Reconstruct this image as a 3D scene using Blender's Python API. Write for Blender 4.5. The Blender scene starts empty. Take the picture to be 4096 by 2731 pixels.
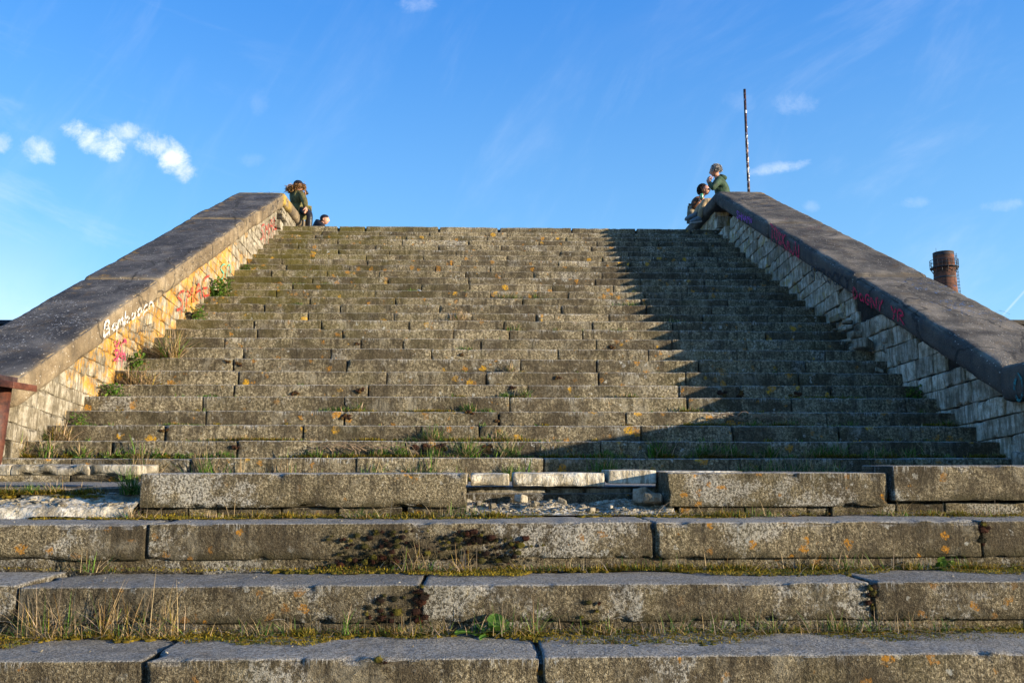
import bpy, math, random
import numpy as np
from mathutils import Vector
random.seed(7); rng = np.random.default_rng(7)
C = bpy.context.scene.collection
sc = bpy.context.scene
EYE = 1.62                                   # camera height above the ground
FPX = 3374.0; TH = math.radians(8.12); PS = math.radians(1.8)
# ---------------------------------------------------------------- camera
cam = bpy.data.cameras.new('camera'); co = bpy.data.objects.new('camera', cam); C.objects.link(co)
cam.sensor_width = 36; cam.lens = 36 * FPX / 4096; cam.clip_start = .05; cam.clip_end = 6000
co.location = (0, 0, EYE); co.rotation_euler = (math.pi / 2 + TH, 0, -PS); sc.camera = co
# ---------------------------------------------------------------- light
SD = Vector((1.0, -.45, .18)).normalized()   # towards the sun
EL = math.asin(SD.z); AZ = math.atan2(SD.x, SD.y)
sun = bpy.data.lights.new('sun', 'SUN'); so = bpy.data.objects.new('sun', sun); C.objects.link(so)
sun.energy = 5.0; sun.angle = math.radians(.5); sun.color = (1, .84, .61)
so.rotation_euler = SD.to_track_quat('Z', 'Y').to_euler(); so.location = (12, -4, 8)
sc.view_settings.view_transform = 'Standard'; sc.view_settings.look = 'None'
sc.view_settings.gamma = 1; sc.view_settings.exposure = 1.1; sc.view_settings.use_curve_mapping = False
RV = (math.cos(PS), -math.sin(PS), 0)
FV = (math.sin(PS) * math.cos(TH), math.cos(PS) * math.cos(TH), math.sin(TH))
UV = (-math.sin(PS) * math.sin(TH), -math.cos(PS) * math.sin(TH), math.cos(TH))
def ray(x, y):
    a = (x - 2048) / FPX; b = (1365.5 - y) / FPX
    return [FV[i] + a * RV[i] + b * UV[i] for i in range(3)]
def at(x, y, Y):
    d = ray(x, y); t = Y / d[1]; return Vector((d[0] * t, Y, d[2] * t + EYE))
def onx(x, y, X):
    d = ray(x, y); t = X / d[0]; return Vector((X, d[1] * t, d[2] * t + EYE))
# ---------------------------------------------------------------- node helper
class NT:
    def __init__(s, tree): s.t = tree; tree.nodes.clear()
    def n(s, typ, ins=None, **kw):
        nd = s.t.nodes.new(typ)
        for k, v in kw.items(): setattr(nd, k, v)
        for k, v in (ins or {}).items():
            sk = nd.inputs[k]
            if isinstance(v, bpy.types.NodeSocket): s.t.links.new(v, sk)
            else: sk.default_value = v
        return nd
    def m(s, op, a, b=0., c=0., clamp=False):
        return s.n('ShaderNodeMath', {0: a, 1: b, 2: c}, operation=op, use_clamp=clamp).outputs[0]
    def vm(s, op, a, b=(0, 0, 0)):
        return s.n('ShaderNodeVectorMath', {0: a, 1: b}, operation=op).outputs[0]
    def mix(s, f, a, b, mode='MIX'):
        return s.n('ShaderNodeMix', {0: f, 6: a, 7: b}, data_type='RGBA', blend_type=mode).outputs[2]
    def noise(s, v, scale, detail=3, rough=.55, dist=0.):
        return s.n('ShaderNodeTexNoise', {'Vector': v, 'Scale': scale, 'Detail': detail, 'Roughness': rough, 'Distortion': dist}).outputs[0]
    def ss(s, x, a, b, lo=0., hi=1.):
        return s.n('ShaderNodeMapRange', {0: x, 1: a, 2: b, 3: lo, 4: hi}, interpolation_type='SMOOTHSTEP').outputs[0]
    def ramp(s, x, stops):
        nd = s.n('ShaderNodeValToRGB', {0: x}); e = nd.color_ramp.elements
        while len(e) < len(stops): e.new(.5)
        for q, (p, c) in zip(e, stops): q.position = p; q.color = (*c, 1)
        return nd.outputs[0]
def rgb(*c): return (*c, 1)
# ---------------------------------------------------------------- world: sky with clouds
w = bpy.data.worlds.new('World'); sc.world = w; w.use_nodes = True
T = NT(w.node_tree)
sky = T.n('ShaderNodeTexSky', sky_type='NISHITA', sun_disc=False, sun_elevation=EL, sun_rotation=AZ, altitude=0, air_density=1.0, dust_density=.3, ozone_density=2.0).outputs[0]
SKYSAT, SKYVAL = 1.42, 1.45
dirv = T.n('ShaderNodeTexCoord').outputs['Generated']
sp = T.n('ShaderNodeSeparateXYZ', {0: dirv})
yy = T.m('MAXIMUM', sp.outputs[1], .02)
cu = T.m('DIVIDE', sp.outputs[0], yy); cv = T.m('DIVIDE', sp.outputs[2], yy)
front = T.ss(sp.outputs[1], .05, .3)
cxy = T.n('ShaderNodeCombineXYZ', {0: cu, 1: cv, 2: 0.}).outputs[0]
def uvof(x, y): d = ray(x, y); return d[0] / d[1], d[2] / d[1]
wob = T.m('ADD', T.m('MULTIPLY', T.noise(cxy, 20, 8, .72, .4), .7), T.m('MULTIPLY', T.noise(cxy, 55, 6, .75), .3))
wob2 = T.noise(cxy, 9, 5, .6)
acc = None
def add_puff(x, y, rx, ry, ang, dens):
    global acc
    u0, v0 = uvof(x, y); a = math.radians(ang)
    du = T.m('SUBTRACT', cu, u0); dv = T.m('SUBTRACT', cv, v0)
    p = T.m('ADD', T.m('MULTIPLY', du, math.cos(a)), T.m('MULTIPLY', dv, math.sin(a)))
    q = T.m('SUBTRACT', T.m('MULTIPLY', dv, math.cos(a)), T.m('MULTIPLY', du, math.sin(a)))
    p = T.m('DIVIDE', p, rx / FPX); q = T.m('DIVIDE', q, ry / FPX)
    r = T.m('ADD', T.m('MULTIPLY', p, p), T.m('MULTIPLY', q, q))
    r = T.m('ADD', r, T.m('MULTIPLY', T.m('SUBTRACT', wob, .5), 6.5))
    f = T.ss(r, 1.5, -1.0, 0., dens)
    acc = f if acc is None else T.m('MAXIMUM', acc, f)
for a in ((370, 560, 110, 52, -28, .82), (440, 580, 70, 58, -50, .95), (500, 535, 75, 45, 10, .62),
          (640, 590, 110, 55, -20, .9), (690, 630, 100, 62, -45, 1.0), (730, 680, 48, 42, -60, .85),
          (145, 600, 80, 50, -25, .6), (5, 575, 50, 45, 0, .6), (3110, 672, 120, 26, 10, .36),
          (3180, 410, 90, 50, 0, .16), (3245, 825, 34, 26, 0, .15), (3650, 812, 70, 24, 8, .14), (4010, 820, 90, 26, 5, .2),
          (1040, 400, 40, 60, 0, .07), (2960, 405, 70, 45, 0, .08), (1000, 640, 60, 30, 0, .08), (1670, 15, 90, 40, 10, .2)): add_puff(*a)
def streak(ang, sx, sy, off, det=6):
    a = math.radians(ang)
    p = T.m('ADD', T.m('MULTIPLY', cu, math.cos(a)), T.m('MULTIPLY', cv, math.sin(a)))
    q = T.m('SUBTRACT', T.m('MULTIPLY', cv, math.cos(a)), T.m('MULTIPLY', cu, math.sin(a)))
    v = T.n('ShaderNodeCombineXYZ', {0: T.m('MULTIPLY', p, sx), 1: T.m('MULTIPLY', q, sy), 2: off}).outputs[0]
    return T.noise(v, 1.0, det, .62, .35)
ci = T.ss(streak(32, 3.0, 11, 1.3, 9), .44, .9, 0., .20)
ci = T.m('MULTIPLY', ci, T.ss(cu, .05, .5)); 
cl = T.ss(streak(-18, 3, 13, 4.1), .5, .85, 0., .3)
cl = T.m('MULTIPLY', cl, T.ss(cu, -.15, -.55))
cn = T.m('MULTIPLY', T.ss(streak(62, 2.5, 10, 7.7), .5, .92, 0., .14), 1.0)
low = T.m('MULTIPLY', T.ss(cu, -.40, -.62), T.ss(T.m('ADD', cv, T.m('MULTIPLY', T.m('SUBTRACT', wob2, .5), .16)), .32, .16, 0., .28))
# thin jet trail
(u1, v1), (u2, v2) = uvof(4140, 1118), uvof(3985, 1290)
L = math.hypot(u2 - u1, v2 - v1); nx, ny = (v2 - v1) / L, -(u2 - u1) / L
dd = T.m('ABSOLUTE', T.m('ADD', T.m('MULTIPLY', T.m('SUBTRACT', cu, u1), nx), T.m('MULTIPLY', T.m('SUBTRACT', cv, v1), ny)))
al = T.m('ADD', T.m('MULTIPLY', T.m('SUBTRACT', cu, u1), (u2 - u1) / L), T.m('MULTIPLY', T.m('SUBTRACT', cv, v1), (v2 - v1) / L))
tr = T.m('MULTIPLY', T.ss(dd, 7 / FPX, 1 / FPX, 0., .22), T.ss(al, L, L * .6))
for k in (ci, cl, cn, low, tr): acc = T.m('ADD', acc, k)
acc = T.m('MULTIPLY', T.m('MINIMUM', acc, 1.), front)
skyc = T.n('ShaderNodeHueSaturation', {'Hue': .512, 'Saturation': SKYSAT, 'Value': SKYVAL, 'Color': sky}).outputs[0]
skyz = T.m('MAXIMUM', sp.outputs[2], 0.)
clear = T.mix(T.ss(skyz, .16, .60), rgb(1.0, 2.15, 3.6), rgb(.26, 1.12, 3.4))
skyc = T.mix(.62, skyc, clear)
cloudc = rgb(5.0, 5.1, 5.3)
CLOUDMIX = T.mix(acc, skyc, T.mix(T.ss(wob2, .35, .6), rgb(3.7, 4.0, 4.5), cloudc))
bg = T.n('ShaderNodeBackground', {'Color': CLOUDMIX, 'Strength': .125})
T.t.links.new(bg.outputs[0], T.n('ShaderNodeOutputWorld').inputs[0])

# ---------------------------------------------------------------- numpy noise
_perm = rng.permutation(4096); _val = rng.random(4096)
def _h(i, j, k): return _val[_perm[(_perm[(_perm[i & 4095] + j) & 4095] + k) & 4095]]
def vnoise(p):
    i = np.floor(p).astype(int); f = p - i; f = f * f * (3 - 2 * f)
    x, y, z = i[:, 0], i[:, 1], i[:, 2]; fx, fy, fz = f[:, 0], f[:, 1], f[:, 2]
    def l(a, b, t): return a + (b - a) * t
    return l(l(l(_h(x, y, z), _h(x + 1, y, z), fx), l(_h(x, y + 1, z), _h(x + 1, y + 1, z), fx), fy),
             l(l(_h(x, y, z + 1), _h(x + 1, y, z + 1), fx), l(_h(x, y + 1, z + 1), _h(x + 1, y + 1, z + 1), fx), fy), fz) * 2 - 1
def fbm(p, o=3):
    s = 0; a = 1; t = 0
    for k in range(o): s = s + a * vnoise(p * 2 ** k + 17.3 * k); t += a; a *= .5
    return s / t
# ---------------------------------------------------------------- mesh builder
class MB:
    def __init__(s): s.v = []; s.f = []; s.c = []; s.n = 0
    def add(s, v, f, c=(1, 1, 1)):
        v = np.asarray(v, float); f = np.asarray(f, int)
        c = np.asarray(c, float)
        if c.ndim == 1: c = np.tile(c, (len(v), 1))
        s.v.append(v); s.c.append(c); s.f.append(f + s.n); s.n += len(v)
    def build(s, name, mat, parent=None, smooth=True):
        me = bpy.data.meshes.new(name); V = np.concatenate(s.v)
        if parent is not None:
            o0 = parent.matrix_world_loc if False else wloc(parent)
            V = V - np.array(o0)
        me.vertices.add(len(V)); me.vertices.foreach_set('co', V.ravel())
        loops = np.concatenate([f.ravel() for f in s.f]); cnt = np.concatenate([np.full(len(f), f.shape[1]) for f in s.f])
        me.loops.add(len(loops)); me.loops.foreach_set('vertex_index', loops)
        me.polygons.add(len(cnt)); st = np.concatenate([[0], np.cumsum(cnt)[:-1]])
        me.polygons.foreach_set('loop_start', st); me.polygons.foreach_set('loop_total', cnt)
        me.update(calc_edges=True); me.validate()
        ca = me.color_attributes.new('Col', 'FLOAT_COLOR', 'POINT')
        cc = np.concatenate(s.c); cc = np.concatenate([cc, np.ones((len(cc), 1))], 1); ca.data.foreach_set('color', cc.ravel())
        me.polygons.foreach_set('use_smooth', np.full(len(cnt), smooth))
        me.materials.append(mat)
        o = bpy.data.objects.new(name, me); C.objects.link(o)
        if parent is not None: o.parent = parent
        return o
def wloc(o):
    v = Vector(o.location)
    while o.parent: o = o.parent; v = v + o.location
    return v
def thing(name, label, cat, loc=(0, 0, 0), group=None):
    o = bpy.data.objects.new(name, None); C.objects.link(o); o.location = loc; o.empty_display_size = .2
    return tag(o, label, cat, group)
def tag(o, label, cat, group=None):
    o['label'] = label; o['category'] = cat
    if group: o['group'] = group
    return o
def axis(lo, hi, r, seg):
    L = hi - lo; r = min(r, L * .3)
    n = max(1, int(round((L - 2 * r) / seg)))
    a = np.linspace(lo + r, hi - r, n + 1)
    return np.concatenate([[lo, lo + r * .35], a, [hi - r * .35, hi]])
def rock_box(mb, lo, hi, seg=.03, r=.015, amp=.004, fr=9., chip=.0, tone=(1, .5, 0), xf=None, faces='xXyYzZ', seed=0., segs=None, wav=0.):
    lo = np.array(lo, float); hi = np.array(hi, float)
    sg = segs or (seg,) * 3
    ax = [axis(lo[i], hi[i], r, sg[i]) for i in range(3)]
    n = [len(a) for a in ax]; allf = []; allv = []
    for ch in faces:
        d = 'xyz'.index(ch.lower()); side = 0 if ch.islower() else n[d] - 1
        a, b = [(1, 2), (2, 0), (0, 1)][d]
        A, B = np.meshgrid(np.arange(n[a]), np.arange(n[b]), indexing='ij')
        idx = np.zeros((n[a], n[b], 3), int); idx[..., a] = A; idx[..., b] = B; idx[..., d] = side
        gid = (idx[..., 0] * n[1] + idx[..., 1]) * n[2] + idx[..., 2]
        q = np.stack([gid[:-1, :-1], gid[1:, :-1], gid[1:, 1:], gid[:-1, 1:]], -1).reshape(-1, 4)
        if ch.islower(): q = q[:, ::-1]
        allf.append(q)
    F = np.concatenate(allf); u, inv = np.unique(F, return_inverse=True); F = inv.reshape(F.shape)
    k = u % n[2]; j = (u // n[2]) % n[1]; i = u // (n[1] * n[2])
    P = np.stack([ax[0][i], ax[1][j], ax[2][k]], 1)
    rr = np.minimum(r, (hi - lo) * .3)
    c = np.clip(P, lo + rr, hi - rr); d = P - c; ln = np.linalg.norm(d / rr, axis=1, keepdims=True); ln[ln < 1e-9] = 1
    nrm = d / rr / ln; P2 = c + nrm * rr
    edge = np.clip(1 - np.max(np.abs(nrm), axis=1), 0, .42) / .42
    S = seed * 7.13
    disp = amp * fbm(P2 * fr + S, 3)
    if wav: disp = disp + wav * fbm(P2 * 1.7 + S + 5, 2)
    if chip:
        cn_ = vnoise(P2 * 14 + S + 31) * .6 + vnoise(P2 * 5 + S + 3) * .6
        near = np.exp(-np.partition(np.minimum(P - lo, hi - P), 1, axis=1)[:, 1] / .02)
        disp = disp - chip * np.clip(cn_ - .12, 0, 1) * near * 2.2
    P2 = P2 + nrm * disp[:, None]
    hf = np.clip((P2[:, 2] - lo[2]) / (hi[2] - lo[2]), 0, 1)
    if xf: P2 = xf(P2)
    mb.add(P2, F, np.stack([np.full(len(P2), tone[0]), np.full(len(P2), tone[1]), hf], 1))
def tube(mb, pts, rad, n=8, col=(1, 1, 1), cap=True):
    pts = [Vector(p) for p in pts]; rad = rad if hasattr(rad, '__len__') else [rad] * len(pts)
    V = []; F = []; up = Vector((0, 0, 1))
    for i, p in enumerate(pts):
        t = (pts[min(i + 1, len(pts) - 1)] - pts[max(i - 1, 0)]).normalized()
        a = t.cross(up if abs(t.z) < .95 else Vector((1, 0, 0))).normalized(); b = t.cross(a)
        for k in range(n):
            an = 2 * math.pi * k / n; V.append(p + (a * math.cos(an) + b * math.sin(an)) * rad[i])
    for i in range(len(pts) - 1):
        for k in range(n): F.append((i * n + k, i * n + (k + 1) % n, (i + 1) * n + (k + 1) % n, (i + 1) * n + k))
    if cap:
        c0 = len(V); V += [pts[0], pts[-1]]; m_ = (len(pts) - 1) * n
        for k in range(n):
            F.append((c0, (k + 1) % n, k, k)); F.append((c0 + 1, m_ + k, m_ + (k + 1) % n, m_ + (k + 1) % n))
        F2 = [f[:3] for f in F[-2 * n:]]; F = F[:-2 * n]
        mb.add(V, F, col); mb.v[-1] = mb.v[-1]; mb.f.append(np.array(F2) + mb.n - len(V))
    else: mb.add(V, F, col)
def frustum(mb, c0, c1, r0, r1, n=24, col=(1, 1, 1)): tube(mb, [c0, c1], [r0, r1], n, col)

# ---------------------------------------------------------------- materials
def newmat(name):
    m = bpy.data.materials.new(name); m.use_nodes = True; return m, NT(m.node_tree)
def finish(T, col, rough, height=None, dist=.01, strength=1., spec=.3, extra=None):
    ins = {'Base Color': col, 'Roughness': rough, 'Specular IOR Level': spec}
    if height is not None:
        ins['Normal'] = T.n('ShaderNodeBump', {'Height': height, 'Distance': dist, 'Strength': strength}).outputs[0]
    if extra: ins.update(extra)
    b = T.n('ShaderNodeBsdfPrincipled', ins)
    T.t.links.new(b.outputs[0], T.n('ShaderNodeOutputMaterial').inputs[0])
def base(T):
    pos = T.n('ShaderNodeNewGeometry').outputs['Position']
    col = T.n('ShaderNodeVertexColor', layer_name='Col').outputs[0]
    cs = T.n('ShaderNodeSeparateColor', {0: col})
    ps = T.n('ShaderNodeSeparateXYZ', {0: pos})
    return pos, ps.outputs, cs.outputs, col
def granite(name, near):
    m, T = newmat(name); pos, P, K, _ = base(T)
    off = T.n('ShaderNodeCombineXYZ', {0: T.m('MULTIPLY', K[1], 37.), 1: 0., 2: 0.}).outputs[0]
    bp = T.vm('ADD', pos, off)                              # each block its own stone
    sp1 = T.noise(pos, 75 if near else 42, 4, .75); sp2 = T.noise(pos, 190, 2, .6)
    spk = T.m('ADD', T.m('MULTIPLY', sp1, .65), T.m('MULTIPLY', sp2, .35))
    c = T.ramp(spk, [(.37, (.028, .024, .018)), (.46, (.130, .106, .064)), (.54, (.285, .238, .148)), (.64, (.63, .555, .39))])
    big = T.noise(bp, 1.9, 6, .68, .5)
    c = T.mix(T.ss(big, .42, .60, 0., .80), c, rgb(.060, .046, .028))
    big2 = T.noise(bp, 4.2, 6, .72, .5)
    c = T.mix(T.ss(big2, .53, .66, 0., .6), c, rgb(.30, .27, .20))
    big3 = T.noise(bp, 9, 6, .75, .3)
    c = T.mix(T.ss(big3, .54, .66, 0., .6), c, rgb(.055, .045, .03))
    # drips under the nosing, grime at the foot
    dv = T.vm('MULTIPLY', bp, (15, 3, 1.5)); dr = T.noise(dv, 1., 5, .72)
    c = T.mix(T.m('MULTIPLY', T.ss(dr, .48, .64, 0., .75), T.ss(K[2], .1, .8, .5, 1.)), c, rgb(.042, .034, .022))
    c = T.mix(T.m('MULTIPLY', T.ss(K[2], .34, .04), T.ss(T.noise(bp, 6, 5, .7), .36, .56, .1, .8)), c, rgb(.052, .044, .02))
    wd = T.noise(T.vm('MULTIPLY', pos, (75, 3, 7)), 1., 3, .7)
    wdm = T.m('MULTIPLY', T.ss(K[2], .70, .95), T.ss(T.noise(pos, 2.6, 2), .52, .62))
    c = T.mix(T.m('MULTIPLY', wdm, T.ss(wd, .52, .60, 0., .7)), c, rgb(.5, .49, .45))
    # pale crust with ragged edges
    cr = T.m('ADD', T.m('MULTIPLY', T.noise(bp, 1.6 if near else 1.3, 2, .5), .55), T.m('MULTIPLY', T.noise(pos, 10, 7, .85), .45))
    c = T.mix(T.ss(cr, .545 if near else .575, .59 if near else .64, 0., .72 if near else .4), c, T.mix(T.ss(sp1, .42, .56), rgb(.10, .092, .075), rgb(.56, .54, .48)))
    # algae on the far left steps
    ag = T.m('MULTIPLY', T.ss(T.m('ADD', P[0], T.m('MULTIPLY', T.noise(pos, 1.1, 3), 3.4)), 1.4, -1.6), T.ss(P[1], 9.5, 12.5))
    ag = T.m('MULTIPLY', ag, T.ss(T.noise(pos, 3.1, 4, .6), .38, .6, 0., .75))
    c = T.mix(ag, c, rgb(.10, .085, .012))
    gn = T.m('MULTIPLY', T.ss(T.noise(pos, 1.7, 4, .6), .5, .72, 0., .35), 1.)
    c = T.mix(gn, c, rgb(.085, .075, .025))
    # lichen rosettes
    def rosette(scale, thr, rad, colr, c, amt):
        wv = T.n('ShaderNodeTexNoise', {'Vector': pos, 'Scale': 30., 'Detail': 3.}).outputs[1]
        pv = T.vm('ADD', pos, T.vm('MULTIPLY', T.vm('SUBTRACT', wv, (.5, .5, .5)), (.07, .07, .07)))
        vo = T.n('ShaderNodeTexVoronoi', {'Vector': pv, 'Scale': scale}); cc = T.n('ShaderNodeSeparateColor', {0: vo.outputs[1]})
        sel = T.m('GREATER_THAN', T.m('ADD', cc.outputs[0], T.m('MULTIPLY', T.noise(pos, .9, 2), .5)), thr)
        rd = T.m('MULTIPLY', cc.outputs[1], rad)
        f = T.m('MULTIPLY', sel, T.ss(T.m('SUBTRACT', vo.outputs[0], rd), .05, -.05, 0., amt))
        f = T.m('MULTIPLY', f, T.ss(T.noise(pos, 55, 4, .8), .44, .54, .12, 1.))
        f = T.m('MULTIPLY', f, T.ss(T.noise(pos, 1.3, 2), .40, .50))
        return T.mix(f, c, colr)
    c = rosette(13 if near else 9, 1.02, .40, rgb(.48, .22, .02), c, .9)
    c = rosette(17, 1.16, .5, rgb(.36, .17, .03), c, .8)
    if not near: c = rosette(6.5, 1.02, .34, rgb(.62, .34, .02), c, .95)
    c = rosette(23, 1.16, .5, rgb(.50, .50, .45), c, .7)
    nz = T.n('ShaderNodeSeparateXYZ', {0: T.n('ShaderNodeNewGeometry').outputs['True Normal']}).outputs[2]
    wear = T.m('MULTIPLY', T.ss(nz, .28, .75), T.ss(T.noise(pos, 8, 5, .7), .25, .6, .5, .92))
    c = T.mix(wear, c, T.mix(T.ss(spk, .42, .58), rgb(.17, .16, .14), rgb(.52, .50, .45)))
    c = T.mix(1., c, T.n('ShaderNodeCombineColor', {0: K[0], 1: K[0], 2: K[0]}).outputs[0], 'MULTIPLY')
    h = T.m('ADD', T.m('MULTIPLY', sp1, 1.), T.m('MULTIPLY', sp2, .45)); h = T.m('ADD', h, T.m('MULTIPLY', T.noise(pos, 22, 4, .7), 1.1))
    finish(T, c, .93, h, .035 if near else .022, 1., .2); return m
def limestone(name, dirty=False):
    m, T = newmat(name); pos, P, K, _ = base(T)
    off = T.n('ShaderNodeCombineXYZ', {0: T.m('MULTIPLY', K[1], 31.), 1: 0., 2: 0.}).outputs[0]; bp = T.vm('ADD', pos, off)
    n1 = T.noise(bp, 7, 6, .7); n2 = T.noise(pos, 60, 4, .7)
    c = T.ramp(n1, [(.32, (.12, .10, .07)), (.45, (.27, .235, .17)), (.60, (.46, .42, .34)), (.75, (.33, .28, .19))])
    vs = T.noise(T.vm('MULTIPLY', pos, (22, 22, 3.)), 1., 5, .75)
    c = T.mix(T.ss(vs, .46, .60, 0., .8), c, rgb(.12, .10, .065))
    c = T.mix(T.ss(n2, .52, .68, 0., .45), c, rgb(.10, .085, .06))
    if not dirty:
        # orange lichen, thick on the left wall; thin mustard on the right one
        ln = T.m('ADD', T.m('MULTIPLY', T.noise(pos, 3.0, 5, .7), .6), T.m('MULTIPLY', T.noise(T.vm('MULTIPLY', pos, (30, 30, 7)), 1., 5, .75), .4))
        lm = T.m('MULTIPLY', T.ss(P[0], 0., -1.), T.m('MULTIPLY', T.ss(P[1], 7.5, 9.2), T.ss(P[1], 15.2, 12.8)))
        th = T.m('SUBTRACT', .63, T.m('MULTIPLY', lm, .165))
        f = T.m('MULTIPLY', T.ss(T.m('SUBTRACT', ln, th), -.02, .07, 0., .92), T.ss(T.noise(pos, 28, 6, .85), .40, .52, .30, 1.))
        lc = T.mix(T.ss(n1, .35, .65), rgb(.52, .23, .02), rgb(.50, .32, .06))
        lr = T.ss(P[0], -1., 1.)
        lc = T.mix(lr, lc, rgb(.33, .23, .03))
        f2 = T.m('MULTIPLY', lr, T.m('MULTIPLY', T.ss(ln, .52, .62, 0., .6), T.ss(P[1], 9.6, 11.5)))
        c = T.mix(T.m('MAXIMUM', f, f2), c, lc)
    c = T.mix(1., c, T.n('ShaderNodeCombineColor', {0: K[0], 1: K[0], 2: K[0]}).outputs[0], 'MULTIPLY')
    h = T.m('ADD', T.m('MULTIPLY', n1, 1.4), T.m('MULTIPLY', T.m('ADD', n2, vs), .5))
    finish(T, c, .92, h, .02, 1., .2); return m
def coping(name):
    m, T = newmat(name); pos, P, K, _ = base(T)
    nz = T.n('ShaderNodeSeparateXYZ', {0: T.n('ShaderNodeNewGeometry').outputs['True Normal']}).outputs[2]
    top = T.ss(T.m('ADD', nz, T.m('MULTIPLY', T.m('SUBTRACT', T.noise(pos, 5, 3), .5), .35)), .35, .8)
    n1 = T.noise(pos, 2.2, 5, .65, .3); n2 = T.noise(pos, 55, 3, .7)
    side = T.ramp(T.m('ADD', T.m('MULTIPLY', n1, .7), T.m('MULTIPLY', n2, .3)), [(.37, (.11, .082, .05)), (.5, (.20, .152, .093)), (.63, (.32, .255, .165))])
    vs = T.noise(T.vm('MULTIPLY', pos, (9, 9, 1.3)), 1., 4, .7)
    side = T.mix(T.ss(vs, .48, .66, 0., .55), side, rgb(.075, .062, .045))
    side = T.mix(T.m('MULTIPLY', T.ss(T.noise(pos, 2.9, 4), .5, .66, 0., .5), T.ss(P[1], 12.5, 15.5)), side, rgb(.045, .04, .035))
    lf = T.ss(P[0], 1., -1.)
    side = T.mix(T.m('MULTIPLY', T.m('SUBTRACT', 1., lf), .7), side, rgb(.040, .042, .048))  # right-hand coping sides darkened and blued, their shade put into the colour
    crk = T.n('ShaderNodeTexVoronoi', {'Vector': T.vm('ADD', pos, T.vm('MULTIPLY', T.n('ShaderNodeTexNoise', {'Vector': pos, 'Scale': 3., 'Detail': 5.}).outputs[1], (.5, .5, .5))), 'Scale': .55}, feature='DISTANCE_TO_EDGE').outputs[0]
    tl = T.ramp(n1, [(.36, (.030, .029, .030)), (.5, (.060, .057, .055)), (.66, (.125, .115, .105))])
    trr = T.ramp(n1, [(.36, (.045, .039, .032)), (.5, (.092, .080, .063)), (.66, (.20, .17, .13))])
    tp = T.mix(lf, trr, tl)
    # fine pale scratches and worn specks
    s1 = T.noise(T.vm('MULTIPLY', pos, (9, 60, 60)), 1., 3, .6)
    s2 = T.noise(T.vm('MULTIPLY', pos, (48, 15, 15)), 1., 4, .75)
    tp = T.mix(T.ss(s2, .60, .70, 0., .65), tp, rgb(.42, .40, .36))
    tp = T.mix(T.ss(s1, .60, .72, 0., .4), tp, rgb(.26, .24, .21))
    # orange lichen towards the outer and upper edges
    edge = T.m('MAXIMUM', T.ss(P[0], -4.5, -4.9), T.m('MULTIPLY', T.ss(P[1], 14.0, 16.4), T.ss(P[0], 4.7, 5.3)))
    ol = T.m('MULTIPLY', T.ss(T.noise(pos, 4.5, 6, .75), .54, .64), T.ss(edge, 0., 1., .10, .8))
    tp = T.mix(ol, tp, rgb(.34, .19, .035))
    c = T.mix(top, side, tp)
    vo = T.n('ShaderNodeTexVoronoi', {'Vector': pos, 'Scale': 26.}); sel = T.n('ShaderNodeSeparateColor', {0: vo.outputs[1]}).outputs[0]
    c = T.mix(T.m('MULTIPLY', T.m('GREATER_THAN', sel, .72), T.ss(vo.outputs[0], .22, .10, 0., .75)), c, rgb(.55, .51, .44))
    c = T.mix(T.ss(crk, .012, .003, 0., .7), c, rgb(.02, .018, .015))
    yl = T.m('MULTIPLY', T.m('MULTIPLY', T.ss(P[0], 0., -1.), T.m('MULTIPLY', T.ss(P[1], 15.95, 16.2), T.ss(P[1], 17.0, 16.4))), T.ss(T.noise(pos, 6, 4), .42, .52, 0., .85))
    c = T.mix(yl, c, rgb(.42, .28, .05))
    c = T.mix(1., c, T.n('ShaderNodeCombineColor', {0: K[0], 1: K[0], 2: K[0]}).outputs[0], 'MULTIPLY')
    h = T.m('ADD', T.m('ADD', n2, T.m('MULTIPLY', T.noise(pos, 130, 2), .6)), T.m('MULTIPLY', T.noise(pos, 11, 4), .8))
    finish(T, c, .9, h, .009, 1., .25); return m
def simple(name, col, rough=.8, var=.25, scale=20., bump=.004, metal=0., col2=None, spec=.3):
    m, T = newmat(name); pos, P, K, _ = base(T)
    n1 = T.noise(pos, scale, 4, .65)
    c2 = col2 or tuple(x * (1 - var) for x in col)
    c = T.mix(T.ss(n1, .38, .62), rgb(*c2), rgb(*[min(1, x * (1 + var * .5)) for x in col]))
    finish(T, c, rough, n1, bump, .8, spec, {'Metallic': metal}); return m
def vcol(name, rough=.7, trans=.0, spec=.25):
    m, T = newmat(name); pos, P, K, col = base(T)
    n1 = T.noise(pos, 60, 2)
    c = T.mix(1., col, T.ramp(n1, [(.3, (.7, .7, .7)), (.7, (1.2, 1.2, 1.2))]), 'MULTIPLY')
    b = T.n('ShaderNodeBsdfPrincipled', {'Base Color': c, 'Roughness': rough, 'Specular IOR Level': spec})
    out = T.n('ShaderNodeOutputMaterial')
    if trans:
        tl = T.n('ShaderNodeBsdfTranslucent', {'Color': c})
        mx = T.n('ShaderNodeMixShader', {0: trans, 1: b.outputs[0], 2: tl.outputs[0]}); T.t.links.new(mx.outputs[0], out.inputs[0])
    else: T.t.links.new(b.outputs[0], out.inputs[0])
    return m
def paint(name, col, cover=.5, scale=38.):
    m, T = newmat(name); pos, P, K, _ = base(T)
    n1 = T.noise(pos, scale, 5, .75)
    b = T.n('ShaderNodeBsdfPrincipled', {'Base Color': rgb(*col), 'Roughness': .6})
    tr_ = T.n('ShaderNodeBsdfTransparent')
    mx = T.n('ShaderNodeMixShader', {0: T.ss(n1, cover + .08, cover - .08), 1: tr_.outputs[0], 2: b.outputs[0]})
    T.t.links.new(mx.outputs[0], T.n('ShaderNodeOutputMaterial').inputs[0]); return m
M_UP = granite('weathered_granite', False); M_LO = granite('coarse_granite', True)
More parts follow.
